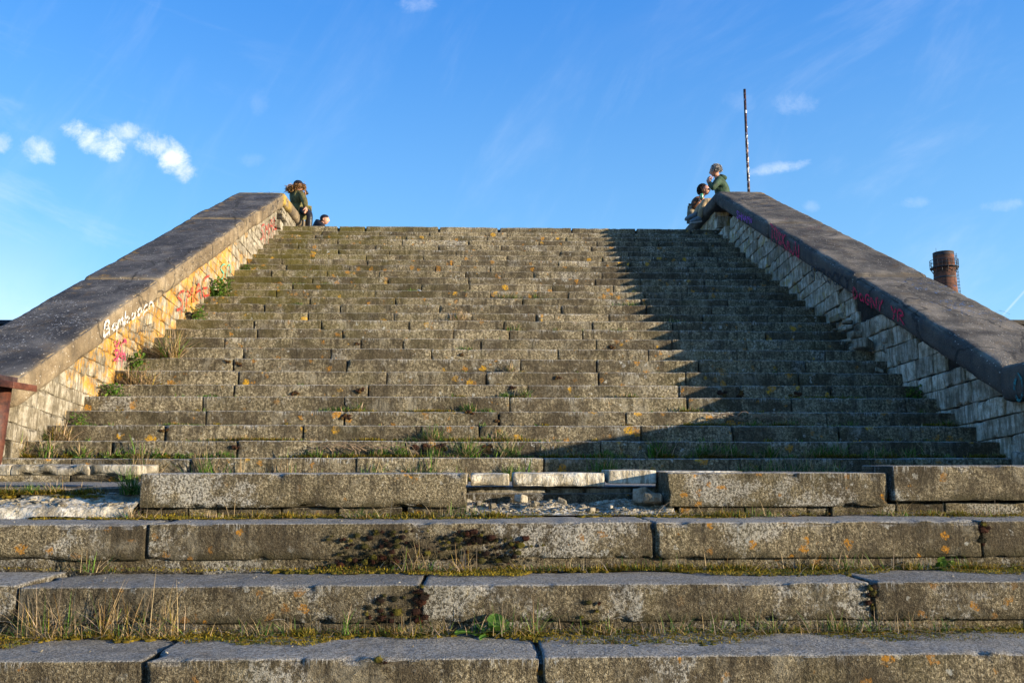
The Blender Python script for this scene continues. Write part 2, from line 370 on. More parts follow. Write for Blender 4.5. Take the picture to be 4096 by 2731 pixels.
M_LIME = limestone('limestone'); M_LIMED = limestone('chalky_limestone', True)
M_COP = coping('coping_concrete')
M_MORT = simple('old_mortar', (.13, .115, .085), .95, .5, 14, .02)
M_DARKM = simple('dark_fill', (.035, .03, .024), .98, .4, 14, .02)
M_LEAF = vcol('leaf', .6, .3); M_MOSS = vcol('moss', .9, .15)
M_RUST = simple('rusty_steel', (.17, .055, .03), .7, .5, 16, .004, .2, (.045, .02, .016))
M_TWIG = simple('dry_wood', (.23, .16, .10), .8, .4)

# ---------------------------------------------------------------- ground
g = MB(); n = 40; gx = np.linspace(-1, 1, n); gx = np.sign(gx) * np.abs(gx) ** 3 * 3000
X, Y = np.meshgrid(gx, gx, indexing='ij'); V = np.stack([X.ravel(), Y.ravel(), np.zeros(n * n)], 1)
I = np.arange(n * n).reshape(n, n); F = np.stack([I[:-1, :-1], I[1:, :-1], I[1:, 1:], I[:-1, 1:]], -1).reshape(-1, 4)
g.add(V, F)
go = g.build('ground', simple('gravel_ground', (.16, .14, .11), .95, .4, 6, .03)); go['kind'] = 'structure'

# ================================================================= STAIRCASE
EDGE = [1832, 1764, 1701, 1646, 1588, 1539.5, 1487, 1436.5, 1395, 1354, 1318, 1282.7, 1252.8, 1218.8, 1191.6, 1163.7, 1137, 1111, 1085, 1062, 1041, 1020.8, 1001, 980.7, 960.3, 944.6, 929, 908.6]
TY = .34; Y0 = 7.30
SZ = [at(1850, e, Y0 + TY * k).z for k, e in enumerate(EDGE)]
YK = [Y0 + TY * k for k in range(28)]
XL, XR = -4.06, 4.80                       # wall faces left and right of the flight
ZL = EYE - .165                            # landing
def c7(*a): return [1000 + x / 1.47 for x in a]
J = {27: c7(520, 680, 1107, 1465, 1893), 26: c7(420, 760, 1052, 1510, 1990), 25: c7(378, 915, 1397, 1855, 2262),
     24: c7(515, 893, 1288, 1700, 2038), 23: c7(283, 735, 1107, 1475, 2005), 22: c7(515, 820, 1210, 1820, 2228),
     21: c7(360, 680, 1020, 1510, 2070), 20: c7(185, 690, 1190, 1812), 19: c7(212, 585, 1088, 1412, 2215),
     18: c7(125, 452, 760, 1265, 1668, 2068), 17: c7(365, 810, 1285, 2030, 2297), 16: c7(250, 1008, 1290, 1780, 2135),
     15: c7(155, 733, 1412, 1870, 2325), 14: c7(-300, 350, 855, 1600, 2300), 13: c7(83, 532, 1112, 1828), 12: c7(-350, 342, 847, 1303, 1680, 2110),
     11: c7(22, 418, 935, 1490, 2012), 10: c7(-560, 40, 545, 1195, 1525, 1955), 9: c7(-150, 650, 900, 1358, 2035), 8: c7(475, 1065, 1810),
     7: c7(-100, 570, 1590, 2035), 6: [x * 1.7415 for x in (548, 888, 1115, 1375, 1575, 1835)], 5: [x * 1.7415 for x in (537, 845, 1212, 1560, 1700)],
     4: [x * 1.7415 for x in (465, 790, 1170, 1580)], 3: [x * 1.7415 for x in (472, 790, 1145, 1438, 1900)], 2: [x * 1.7415 for x in (378, 697, 1100, 1472, 1683)],
     1: [x * 1.7415 for x in (255, 545, 930, 1380, 1500, 1950)], 0: [x * 1.7415 for x in (437, 818, 1250, 1700, 2100)]}
stair = thing('staircase', 'broad flight of weathered grey stone steps filling the picture between the two sloping parapets', 'staircase', (0, 3, 0))
for k in range(28):
    y = YK[k]; z1 = SZ[k]; z0 = SZ[k - 1] if k else ZL
    xs = sorted(at(px, EDGE[k] + 20, y).x for px in J[k])
    while xs[0] > XL + 1.5: xs.insert(0, xs[0] - random.uniform(.85, 1.3))
    while xs[-1] < XR - 1.5: xs.append(xs[-1] + random.uniform(.85, 1.3))
    xs = [XL - .1] + xs + [XR + .1]
    mb = MB()
    for i in range(len(xs) - 1):
        gap = random.choice([.003, .004, .006, .010]); dz = random.uniform(-.003, .003); dy = random.uniform(-.006, .006)
        last = (k == 27)
        if last: gap = random.choice([.008, .02, .03])
        yb = y + TY + .05 if k < 27 else y + .55
        tn = random.uniform(.80, 1.2)
        tl = random.uniform(-.002, .002)
        xa, xb = xs[i] + gap, xs[i + 1] - gap
        def xf(p, xa=xa, xb=xb, tl=tl):
            p = p.copy(); p[:, 2] += tl * ((p[:, 0] - xa) / max(.1, xb - xa) - .5) * 2 + .003 * vnoise(p * np.array([.7, 0, 0]) + k * 9.1); return p
        rock_box(mb, (xa, y + dy, z0 - .03), (xb, yb, z1 + dz), seg=.05, segs=(.035, .045, .03), r=.011, amp=.0025, chip=.014, tone=(tn, random.random(), 0),
                 faces='xXyZ', seed=k * 10 + i, xf=xf)
    rock_box(mb, (XL - .15, y + .05, z0 - .2), (XR + .15, y + TY + .3, z1 - .03), seg=.6, r=.01, tone=(.35, .5, 0), faces='yZ')
    st = mb.build('step', M_UP, stair)
# platform and the inner body of the flight
mb = MB()
rock_box(mb, (XL, YK[27] + .5, SZ[27] - .2), (XR, 19.2, SZ[27] - .012), seg=.4, r=.02, amp=.004, tone=(.9, .4, 0))
mb.build('platform', M_UP, stair)
mb = MB()
zz = SZ[27] - .012
for q in range(10):
    rock_box(mb, (XL, 19.2 + q * .34, 0), (XR, 19.2 + q * .34 + .36, zz - .175 * (q + 1)), seg=.5, r=.015, tone=(.9, .3, 0), faces='xXYZ')
mb.build('far_steps', M_UP, stair)
mb = MB()   # landing slabs
rock_box(mb, (-8, 5.62, ZL - .1), (8.5, 7.5, ZL), seg=.12, r=.02, amp=.012, fr=3, tone=(.8, .3, 0), faces='yZ')
mb.build('landing', M_UP, stair)

# lower big steps.  name: (front y, joints in px at ref row, py of edge, block-bottom py, underlayer)
LOW = {'D': (5.20, 1893, 2028), 'C': (4.68, 2090, 2236), 'B': (4.16, 2335, 2490), 'A': (3.64, 2630, 2800)}
LZ = {n_: at(1800, v[1], v[0]).z for n_, v in LOW.items()}
LZ['S'] = LZ['A'] - .26; LZ['R'] = LZ['A'] - .52
def blk(parent, x0, x1, y, yb, z0, z1, tone, seed, mat=None, label=None, cut=None, chip=.03, amp=.004, dn=False, rad=.011, sg=.016, tilt=0.):
    m_ = MB()
    def xf(p):
        p = p.copy(); t = (p[:, 0] - x0) / (x1 - x0) - .5; p[:, 2] += tilt * t
        return cut(p) if cut else p
    rock_box(m_, (x0, y, z0), (x1, yb, z1), segs=(sg, sg * 1.3, sg), r=rad, amp=amp, fr=11, chip=chip, tone=(tone, random.random(), 0), seed=seed, wav=.003,
             faces='xXyYzZ' if dn else 'xXyZz', xf=xf)
    o = m_.build('granite_block' if mat is None else 'limestone_block', mat or M_LO, parent)
    if label: o['label'] = label
    return o
def underlay(mb, x0, x1, y, z0, z1, seed):
    x = x0
    while x < x1:
        L_ = random.uniform(.15, .6); e = min(x + L_, x1)
        rock_box(mb, (x + .002, y + random.uniform(-.004, .010), z0 - .02), (e - .002, y + .2, z1 + random.uniform(-.005, .006)), seg=.02, r=.007, amp=.006, fr=13, chip=.03,
                 tone=(random.uniform(.5, 1.0), random.random(), 0), faces='xXyZ', seed=seed + x)
        x = e + (random.choice([0, 0, 0, .03]))
U = 1.7415
def core(name, y, ztop, x0=-8., x1=8.5):
    mb = MB(); rock_box(mb, (x0, y + .030, -.05), (x1, y + .62, ztop - .03), segs=(.05, .2, .05), r=.01, amp=.010, fr=8, tone=(.85, .5, 0), faces='yZ', seed=y)
    return mb.build(name, M_LO, stair)
def course(n_, joints, lab=None, xl=-4.6, xr=5.0, gap=.007):
    y, e, b = LOW[n_]; z1 = LZ[n_]; zb = at(1800, b, y).z
    zn = LZ[{'D': 'C', 'C': 'B', 'B': 'A', 'A': 'S'}[n_]]
    c = core('step', y, z1)
    xs = [xl] + [at(j * U, b - 40, y).x for j in joints] + [xr]
    for i in range(len(xs) - 1):
        blk(c, xs[i] + gap, xs[i + 1] - gap, y + random.uniform(-.012, .012), y + .50, zb, z1 + random.uniform(-.006, .006), random.uniform(.85, 1.15), i + y * 10, tilt=random.uniform(-.01, .01))
    um = MB(); underlay(um, xl, xr, y + .03, zn, zb, y * 3); um.build('underlay_course', M_LO, c)
    return c, zb
cC, zbC = course('C', (333, 1503, 2256))
cB, zbB = course('B', (35, 965, 2007))
cA, zbA = course('A', (326, 1243))
# two more steps below the frame
for nm, yy_, zt in (('S', 3.12, LZ['S']), ('R', 2.6, LZ['R'])):
    c = core('step', yy_, zt)
    for x0 in (-4.2, -2.0, .3, 2.4): blk(c, x0 + .01, x0 + 2.1, yy_, yy_ + .5, zt - .2, zt, 1, x0, sg=.05)
# top course D: blocks missing at the left and in the middle
yD, eD, bD = LOW['D']; zD = LZ['D']; zbD = at(1800, bD, yD).z
cD = core('step', yD + .30, zD - .10)
def px(u_, y=yD): return at(u_ * U, 1960, y).x
def brk(side, x, depth=.05):
    def f(p):
        d = (p[:, 0] - x) * side
        w_ = depth * (.5 + .9 * fbm(p * np.array([0, 9, 9]) + 3, 3))
        k_ = d > -np.abs(w_)
        p = p.copy(); p[k_, 0] = x - side * np.abs(w_)[k_] * .8
        return p
    return f
blk(cD, px(322), px(1076), yD - .01, yD + .42, zbD, zD, 1.15, 3, label='pinkish grey granite block left of the gap, nearly clean', cut=brk(1, px(1076), .05), chip=.05)
blk(cD, px(1528), px(2040), yD, yD + .42, zbD, zD + .004, 1.0, 5, label='granite block right of the gap with orange lichen', cut=brk(-1, px(1528), .04), chip=.06)
blk(cD, px(2049), 5.0, yD - .02, yD + .42, zbD + .035, zD + .047, 1.05, 7, label='granite block lifted above its neighbour at the right edge', tilt=.0)
um = MB(); underlay(um, px(326), px(1070), yD + .03, LZ['C'], zbD, 2.); um.build('underlay_course', M_LO, cD)
um = MB(); underlay(um, px(1560), 5., yD + .03, LZ['C'], zbD + .02, 4.); um.build('underlay_course', M_LO, cD)
um = MB(); underlay(um, px(1220), px(1385), yD + .10, LZ['C'], LZ['C'] + .045, 8.)
um.build('underlay_course', M_LO, cD)
# pale backing stones behind the missing blocks
def bpx(u_, y=5.58): return at(u_ * U, 1900, y).x
Z = lambda py, y: at(1800, py, y).z
for i, (a, b, t, bt) in enumerate(((1082, 1169, 1893, 1942), (1179, 1386, 1891, 1946), (1394, 1502, 1880, 1934), (1510, 1700, 1885, 1940), (900, 1074, 1893, 1940))):
    blk(cD, bpx(a), bpx(b), 5.50 + .015 * (i % 2), 5.85, Z(bt, 5.5), Z(t, 5.5), 1.7, i + 40, mat=M_LIMED, chip=.02, amp=.003, dn=True, rad=.008, sg=.02)
for i, (a, b) in enumerate(((-380, 46), (48, 362), (366, 560))):
    blk(cD, at(a * 1.0, 1870, 5.62).x if i else -4.2, at(b * 1.0, 1870, 5.62).x, 5.60, 5.95, Z(1900, 5.6), Z(1858, 5.6), 1.1, i + 50, mat=M_LIMED, chip=.04, amp=.006, sg=.02)
# backing wall below those stones
um = MB(); underlay(um, px(1070), px(1545), 5.60, LZ['C'] + .02, Z(1948, 5.5) - .012, 14.); um.build('backing_course', M_LIMED, cD)
def patch(name, x0, x1, y0, y1, fz, mat, parent, nx=160, ny=50, tone=(1, .3, 0)):
    gx = np.linspace(x0, x1, nx); gy = np.linspace(y0, y1, ny); X, Y = np.meshgrid(gx, gy, indexing='ij')
    Zv = fz(X.ravel(), Y.ravel()); V = np.stack([X.ravel(), Y.ravel(), Zv], 1); I = np.arange(nx * ny).reshape(nx, ny)
    F = np.stack([I[:-1, :-1], I[1:, :-1], I[1:, 1:], I[:-1, 1:]], -1).reshape(-1, 4)
    mb = MB(); mb.add(V, F, tone); return mb.build(name, mat, parent)
def fz_gap(x, y):
    t = np.clip((y - 5.16) / .45, 0, 1); P_ = np.stack([x, y, 0 * x], 1)
    return LZ['C'] + .012 + t * .075 + .05 * fbm(P_ * np.array([7, 10, 1]), 4) * np.clip(t * 4, 0, 1)
patch('rubble_bed', px(1070), px(1550), 5.14, 5.64, fz_gap, M_LIMED, cD, tone=(1.5, .3, 0))
def fz_left(x, y):
    t = np.clip((y - 5.10) / .52, 0, 1); P_ = np.stack([x, y, 0 * x], 1)
    front = np.clip((y - 5.10 - .02 * fbm(P_ * 5, 2)) / .03, 0, 1)
    rid = np.abs(fbm(P_ * np.array([1.5, 4.2, 1]) + 3, 3))
    return LZ['C'] + .004 + front * (.06 + .03 * t + .07 * (rid - .18)) + .020 * fbm(P_ * 13, 5) + np.clip(t - .5, 0, 1) * .07
patch('broken_concrete', -4.2, px(321), 5.08, 5.62, fz_left, M_LIMED, cD, nx=300, ny=90, tone=(1.6, .6, 0))

LEFT_CHIPS = [(random.uniform(-3.7, px(318)), random.uniform(5.13, 5.55)) for _ in range(520)]
# ================================================================= PARAPETS
SL = .509
def build_parapet(side):
    left = side < 0
    xin = -3.97 if left else 4.56; xout = -4.92 if left else 5.53
    Zb = (.733 if left else .85) + EYE; ya = 16.2 if left else 16.1
    ztop = lambda y: Zb + SL * (y - 7.3)
    TK = .30
    lab = ('left stone parapet with sunlit inner face, orange lichen and white lettering' if left else 'right stone parapet with shaded inner face and red lettering')
    par = thing('parapet_wall', lab, 'wall', (xin, 7.3, 0))
    lo, hi = (xout, xin) if left else (xin, xout)
    bps = [7.3, 9.85, 12.72, 13.7, ya] if left else [7.3, 10.15, 13.55, ya]
    if left:
        bps = [7.3, onx(643, 1100, -3.97).y, onx(985, 858, -3.97).y, onx(1000, 848, -3.97).y + .55, ya]
    else:
        bps = [7.3, onx(2700 + 1200 / 1.685, 750 + 610 / 1.685, 4.56).y, onx(2700 + 620 / 1.685, 750 + 245 / 1.685, 4.56).y, ya]
    offs = ([0, .012, .030, .004] if left else [0, .016, .012])
    for i in range(len(bps) - 1):
        a, b = bps[i], bps[i + 1]; dz = offs[i]
        def xf(p, dz=dz):
            p = p.copy(); p[:, 2] += ztop(p[:, 1]) + dz
            sag = fbm(np.stack([p[:, 0], p[:, 1], 0 * p[:, 0]], 1) * .8, 2) * .012; p[:, 2] += sag; return p
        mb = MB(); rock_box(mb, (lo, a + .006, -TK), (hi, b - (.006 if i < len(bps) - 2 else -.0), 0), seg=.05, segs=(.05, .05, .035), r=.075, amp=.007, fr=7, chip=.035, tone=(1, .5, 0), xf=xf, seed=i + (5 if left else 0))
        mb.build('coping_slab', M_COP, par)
    # level coping along the platform, then down the far side
    za = ztop(ya)
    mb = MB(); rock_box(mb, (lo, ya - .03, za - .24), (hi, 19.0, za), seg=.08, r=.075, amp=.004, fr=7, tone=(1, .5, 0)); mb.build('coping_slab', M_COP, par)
    def xf2(p): p = p.copy(); p[:, 2] += za - SL * (p[:, 1] - 19.0); return p
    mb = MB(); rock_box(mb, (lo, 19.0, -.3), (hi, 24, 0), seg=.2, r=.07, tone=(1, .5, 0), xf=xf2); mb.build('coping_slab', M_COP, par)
    if not left:   # level stretch that runs on towards the camera
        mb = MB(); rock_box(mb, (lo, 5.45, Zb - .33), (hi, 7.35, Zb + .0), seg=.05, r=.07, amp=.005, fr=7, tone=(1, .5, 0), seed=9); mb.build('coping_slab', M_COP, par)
    # masonry
    face = XL if left else XR - .04
    if not left: face = 4.70
    mz = MB(); row_z = .9; ci_ = 0; TILT = .10 if left else .06
    holes = ([(15.9, 16.35, ztop(16) - .70, ztop(16) - .22), (16.35, 16.65, ztop(16) - .5, ztop(16) - .3)] if left else
             [(15.5, 16.7, za - .85, za - .2), (10.05, 10.5, ztop(10.3) - .75, 99)])
    while row_z < za + 1.2:
        hgt = random.uniform(.10, .19) if left else random.uniform(.14, .24); y = 6.95 + random.uniform(0, .3)
        while y < 19.0:
            L_ = random.uniform(.16, .46) if left else random.uniform(.2, .6); yc = y + L_ / 2; sh = -TILT * (yc - 7.3); zc = row_z + hgt / 2 + sh
            zt = min(ztop(yc) - TK if yc > 7.3 else Zb - .5, za - .24)
            kk = max(0, min(27, int((yc - Y0) / TY))); zs = SZ[kk] if yc > Y0 else ZL
            ylow = max(y, 7.3); ok = (zc + hgt / 2 < (min(ztop(ylow), za)) - .05) and zc < zt + .07 and zc > zs - .38
            bot = row_z + sh + .10 * TILT; allow = min(ztop(ylow), za) - .07; h2 = hgt
            if not ok and zc > zs - .38 and bot < zt - .02 and allow - bot > .05: h2 = min(hgt, allow - bot); ok = True
            for h in holes:
                if h[0] < yc < h[1] and h[2] < zc < h[3]: ok = False
            if yc < 7.3 and (left and random.random() < .25): ok = False
            if ok:
                px_ = random.uniform(-.006, .008) if left else random.uniform(-.010, .010)
                f0 = face + px_
                a_, b_ = (f0 - .3, f0) if left else (f0, f0 + .3)
                tn = random.uniform(.8, 1.05) if left else random.uniform(1.0, 1.75)
                jt = .0025 if left else .004; ph = random.uniform(-.02, .02)
                def xf3(p, y=y, ph=ph):
                    p = p.copy(); p[:, 2] += -TILT * (p[:, 1] - 7.3) + .02 * np.sin(p[:, 1] * 1.3) + ph * (p[:, 1] - y); return p
                rock_box(mz, (a_, y + jt, row_z + jt), (b_, y + L_ - jt, row_z + h2 - jt), seg=.03, r=.007 if left else .008, amp=.008 if left else .009, fr=7, chip=.025 if left else .03, tone=(tn, random.random(), 0), faces='yYzZ' + ('X' if left else 'x'), seed=ci_ * .37, xf=xf3)
                ci_ += 1
            y += L_
        row_z += hgt
    mz.build('masonry', M_LIME, par)
    # mortar core
    cr_ = MB()
    cf = (face - .012) if left else (face + .04)
    a_, b_ = (xout + .08, cf) if left else (cf, xout - .08)
    def prism(y0, y1, zb0, z0, z1, a_=a_, b_=b_, n=12):
        ysn = np.linspace(y0, y1, n); V = []
        for yv in ysn:
            zt_ = z0 + (z1 - z0) * (yv - y0) / (y1 - y0)
            V += [(a_, yv, zb0), (b_, yv, zb0), (b_, yv, zt_), (a_, yv, zt_)]
        F = [(0, 3, 2, 1)]
        for i in range(n - 1):
            o = i * 4
            for q in range(4): F.append((o + q, o + (q + 1) % 4, o + 4 + (q + 1) % 4, o + 4 + q))
        o = (n - 1) * 4; F.append((o, o + 1, o + 2, o + 3)); cr_.add(V, F, (.55, .5, 0))
    rec = .3
    prism(7.42, 15.4 if left is False else 15.85, .0, ztop(7.42) - TK - .02, ztop(15.4 if left is False else 15.85) - TK - .02)
    ra, rb = (a_, b_ - rec) if left else (a_ + rec, b_)
    if not left: prism(15.39, 15.87, 0, ztop(15.39) - TK - .02, ztop(15.87) - TK - .02, ra, rb)
    prism(15.86, 16.75, 0, za - .3, za - .3, ra, rb); prism(16.75, 19, 0, za - .26, za - .26)
    prism(19, 24, 0, za - .32, za - .32 - SL * 5)
    if not left: prism(5.5, 7.4, 0, Zb - .36, Zb - .36, a_ + .45, b_)
    cr_.build('mortar_core', M_DARKM if not left else M_LIME, par, smooth=False)
    return par, ztop
parL, ztL = build_parapet(-1)
parR, ztR = build_parapet(1)

# broken masonry where the walls end, and rubble
def rocks(mb, pts, s0, s1, flat=.7):
    for p in pts:
        s = random.uniform(s0, s1); a = [s * random.uniform(.6, 1.2), s * random.uniform(.6, 1.2), s * random.uniform(.4, .9) * flat]
        an = random.uniform(0, 3.14); ca_, sa_ = math.cos(an), math.sin(an); tl = random.uniform(-.4, .4)
        def xf(q, p=p):
            x = q[:, 0] * ca_ - q[:, 1] * sa_; y = q[:, 0] * sa_ + q[:, 1] * ca_; z = q[:, 2] + tl * q[:, 0]
            return np.stack([x + p[0], y + p[1], z + p[2]], 1)
        rock_box(mb, (-a[0] / 2, -a[1] / 2, -a[2] / 2), (a[0] / 2, a[1] / 2, a[2] / 2), seg=s / 5, r=s * .12, amp=s * .10, fr=2.2 / s, chip=0, tone=(random.uniform(.7, 1.15), random.random(), 0), xf=xf, seed=random.random() * 50)
mb = MB()
rocks(mb, [(-4.12 - random.uniform(-.02, .5), 7.12 + random.uniform(-.10, .2), EYE - .1 + random.uniform(-.12, .50)) for _ in range(34)], .12, .3, .9)
mb.build('broken_masonry', M_LIME, parL)
mb = MB()
rocks(mb, [(4.62 + random.uniform(-.06, .5), random.uniform(6.3, 7.3), EYE + random.uniform(-.16, .02)) for _ in range(26)], .12, .28, .9)
for _ in range(34):
    yv = random.uniform(9.6, 10.9); kk = int((yv - Y0) / TY); rocks(mb, [(4.66 + random.uniform(-.12, .25), yv, SZ[kk] + random.uniform(-.02, .25))], .07, .22)
mb.build('broken_masonry', M_LIME, parR)

# ================================================================= LETTERING
GL = {'A': [[(0, 0), (.5, 1), (1, 0)], [(.2, .4), (.8, .4)]], 'B': [[(0, 0), (0, 1), (.7, .95), (.75, .6), (0, .52), (.9, .4), (.85, .05), (0, 0)]],
 'D': [[(0, 0), (0, 1), (.7, .85), (.95, .45), (.6, .05), (0, 0)]], 'E': [[(1, 1), (0, 1), (0, 0), (1, 0)], [(0, .5), (.7, .5)]],
 'F': [[(1, 1), (0, 1), (0, 0)], [(0, .52), (.7, .52)]], 'G': [[(.95, .85), (.5, 1), (.05, .6), (.2, .05), (.8, .05), (.9, .45), (.5, .45)]],
 'H': [[(0, 0), (0, 1)], [(1, 0), (1, 1)], [(0, .5), (1, .5)]], 'I': [[(.5, 0), (.5, 1)]], 'K': [[(0, 0), (0, 1)], [(.9, 1), (0, .45), (1, 0)]],
 'L': [[(0, 1), (0, 0), (.9, 0)]], 'M': [[(0, 0), (.1, 1), (.5, .3), (.9, 1), (1, 0)]], 'N': [[(0, 0), (0, 1), (1, 0), (1, 1)]],
 'O': [[(.5, 1), (.05, .65), (.1, .2), (.5, 0), (.95, .3), (.9, .8), (.5, 1)]], 'P': [[(0, 0), (0, 1), (.8, .9), (.85, .55), (0, .45)]],
 'R': [[(0, 0), (0, 1), (.8, .9), (.85, .58), (0, .5), (1, 0)]], 'S': [[(.95, .85), (.5, 1), (.1, .78), (.5, .5), (.9, .25), (.5, 0), (.02, .15)]],
 'T': [[(.5, 0), (.5, 1)], [(0, 1), (1, 1)]], 'U': [[(0, 1), (.1, .15), (.5, 0), (.9, .15), (1, 1)]], 'V': [[(0, 1), (.5, 0), (1, 1)]],
 'Y': [[(0, 1), (.5, .5), (1, 1)], [(.5, .5), (.3, 0)]], 'Z': [[(0, 1), (1, 1), (0, 0), (1, 0)]], 'J': [[(.8, 1), (.8, .15), (.4, 0), (0, .2)]],
 'a': [[(.85, .5), (.4, .6), (.05, .3), (.3, 0), (.8, .15), (.85, .55), (.9, 0)]], 'm': [[(0, 0), (.02, .6), (.3, .6), (.45, 0), (.5, .55), (.8, .6), (.95, 0)]],
 'b': [[(.05, 1.1), (.05, 0), (.6, .02), (.85, .35), (.5, .6), (.05, .4)]], 'o': [[(.5, .62), (.1, .4), (.2, .03), (.7, .03), (.9, .4), (.5, .62)]],
 'c': [[(.85, .55), (.4, .6), (.1, .3), (.4, 0), (.9, .08)]], 'n': [[(.05, 0), (.08, .6), (.5, .62), (.8, .45), (.9, 0)]], 'i': [[(.5, 0), (.5, .6)], [(.5, .8), (.52, .88)]],
 'g': [[(.85, .9), (.4, 1), (.1, .7), (.4, .45), (.85, .6), (.9, 1), (.85, 0), (.4, -.15), (.1, .05)]], 'y': [[(0, .6), (.4, .1)], [(.9, .65), (.2, -.35)]],
 '2': [[(0, .8), (.4, 1), (.85, .75), (0, 0), (1, .02)]], ' ': []}
def smooth(pl, it=2):
    for _ in range(it):
        q = [pl[0]]
        for a, b in zip(pl[:-1], pl[1:]): q += [tuple(.75 * x + .25 * y for x, y in zip(a, b)), tuple(.25 * x + .75 * y for x, y in zip(a, b))]
        q.append(pl[-1]); pl = q
    return pl
def ribbon(mb, pl, wd, M3):
    """pl: 2-D stroke, M3 maps (s, t) to a point on the surface"""
    pl = [Vector(p) for p in pl]; V = []
    for i, p in enumerate(pl):
        d = (pl[min(i + 1, len(pl) - 1)] - pl[max(i - 1, 0)]); d = d.normalized() if d.length > 1e-6 else Vector((1, 0)); n_ = Vector((-d.y, d.x))
        ww = wd * (.75 + .5 * random.random()) * .5
        V += [M3(*(p + n_ * ww)), M3(*(p - n_ * ww))]
    mb.add(V, [(2 * i, 2 * i + 1, 2 * i + 3, 2 * i + 2) for i in range(len(pl) - 1)])
def lettering(text, p0, p1, h, X, mat, par, label, wd=.02, jit=.06, curve=True, off=.012, drips=0):
    """text between two points (Y, Z) on a wall plane at X, letters h metres tall, upright on the plane"""
    sgn = 1 if X < 0 else -1
    L_ = math.hypot(p1[0] - p0[0], p1[1] - p0[1]); ux, uz = (p1[0] - p0[0]) / L_, (p1[1] - p0[1]) / L_
    mb = MB(); cw = L_ / len(text)
    def M3(s, t): return (X + sgn * off, p0[0] + ux * s, p0[1] + uz * s + t)
    for i, ch in enumerate(text):
        hh = h * random.uniform(.88, 1.12); by = random.uniform(-.05, .05) * h
        for st in GL.get(ch, []):
            pl = [(i * cw + cw * .82 * (a + random.uniform(-jit, jit)), by + hh * (b + random.uniform(-jit, jit))) for a, b in st]
            ribbon(mb, smooth(pl, 2) if curve else pl, wd, M3)
        for _ in range(drips):
            a = i * cw + cw * random.random(); t0 = h * random.random() * .5; ribbon(mb, [(a, t0), (a, t0 - h * random.uniform(.3, .8))], wd * .4, M3)
    o = mb.build('lettering', mat, par); o['label'] = label; return o
def yz(x, y, X): v = onx(x, y, X); return (v.y, v.z)
PW = paint('white_paint', (.72, .70, .66), .52, 22); PR = paint('red_paint', (.42, .035, .02), .54, 30); PB = paint('black_paint', (.012, .012, .014), .55, 30)
PM = paint('magenta_paint', (.42, .03, .11), .54, 24); PT = paint('turquoise_paint', (.10, .42, .30), .62, 26); PBR = paint('brown_scrawl', (.06, .045, .035), .46, 26)
PC = paint('crimson_paint', (.60, .01, .06), .54, 26); PP = paint('purple_paint', (.38, .04, .50), .6, 20); PBL = paint('blue_paint', (.05, .14, .30), .42, 26); PTU = paint('teal_paint', (.02, .17, .18), .52, 16)
def c1(x, y, X): return yz(x / 1.68, 650 + y / 1.68, X)
def c4(x, y, X): return yz(2700 + x / 1.685, 750 + y / 1.685, X)
XI = -3.97; XW = XL + .004
lettering('Bamboocn', c1(690, 1170, XI), c1(1030, 965, XI), .135, XI, PW, parL, 'white brushed lettering on the lower left coping', .030, drips=1)
lettering('THIS IS NOT', c1(1608, 470, XI), c1(1690, 400, XI), .13, XI, PB, parL, 'thin black lettering on the left coping', .010)
lettering('A MISTAN 2', c1(1698, 390, XI), c1(1805, 320, XI), .13, XI, PBR, parL, 'faint brown lettering on the left coping', .010)
lettering('GooDFi 2Y', c1(1822, 325, XI), c1(1915, 245, XI), .15, XI, PB, parL, 'black tag near the top of the left coping', .014)
lettering('NVMANWMAVM', c1(1170, 800, XI), c1(1600, 520, XI), .16, XI, PBR, parL, 'faded brown scrawl along the left coping', .016)
lettering('SMAE', c1(1172, 1010, XW), c1(1405, 880, XW), .27, XW, PR, parL, 'red letters with drips on the orange lichen of the left wall', .034, off=.02, drips=2)
lettering('SMAL', c1(1742, 530, XW), c1(1860, 440, XW), .30, XW, PR, parL, 'red letters near the top of the left wall', .03, off=.02, drips=2)
lettering('VO', c1(1855, 395, XW), c1(1895, 365, XW), .16, XW, PB, parL, 'small black letters near the top of the left wall', .014, off=.02)
lettering('Sn', c1(1465, 800, XW), c1(1555, 730, XW), .26, XW, PT, parL, 'turquoise drips on the left wall', .022, off=.02, drips=2)
lettering('HATTL', c1(928, 1158, XW), c1(1025, 1130, XW), .09, XW, PB, parL, 'small black tag on pale stone of the left wall', .010, off=.02)
lettering('SNA', c1(752, 1340, XW), c1(835, 1330, XW), .14, XW, PM, parL, 'magenta tag on the pale stones of the left wall', .028, off=.02, drips=1)
lettering('VA', c1(755, 1255, XW), c1(845, 1215, XW), .10, XW, PM, parL, 'magenta arrow strokes above the tag on the left wall', .03, off=.02)
lettering('MAYA AGZL', c4(268, 85, 4.56), c4(405, 175, 4.56), .16, 4.56, PB, parR, 'black scrawl near the top of the right coping', .013)
lettering('SHNAMV', c4(420, 205, 4.56), c4(530, 255, 4.56), .14, 4.56, PP, parR, 'purple scrawl on the right coping', .018)
lettering('TOSKAJU', c4(650, 330, 4.56), c4(850, 490, 4.56), .20, 4.56, PC, parR, 'smeared crimson lettering on the right coping', .034, drips=2)
lettering('SKROOKY', c4(922, 600, 4.56), c4(1195, 695, 4.56), .17, 4.56, PB, parR, 'thick black tag on the right coping', .030)
lettering('DaGNY YR', c4(1208, 740, 4.56), c4(1562, 935, 4.56), .15, 4.56, PC, parR, 'crimson letters on the lower right coping', .026)
lettering('ON', c4(2300, 1440, 4.56), c4(2460, 1430, 4.56), .24, 4.56, PTU, parR, 'teal loop on the level stretch of the right coping', .026)
lettering('LiNA', c4(1342, 925, 4.69), c4(1385, 915, 4.69), .05, 4.67, PB, parR, 'tiny black word on a pale stone of the right wall', .006, off=.012)
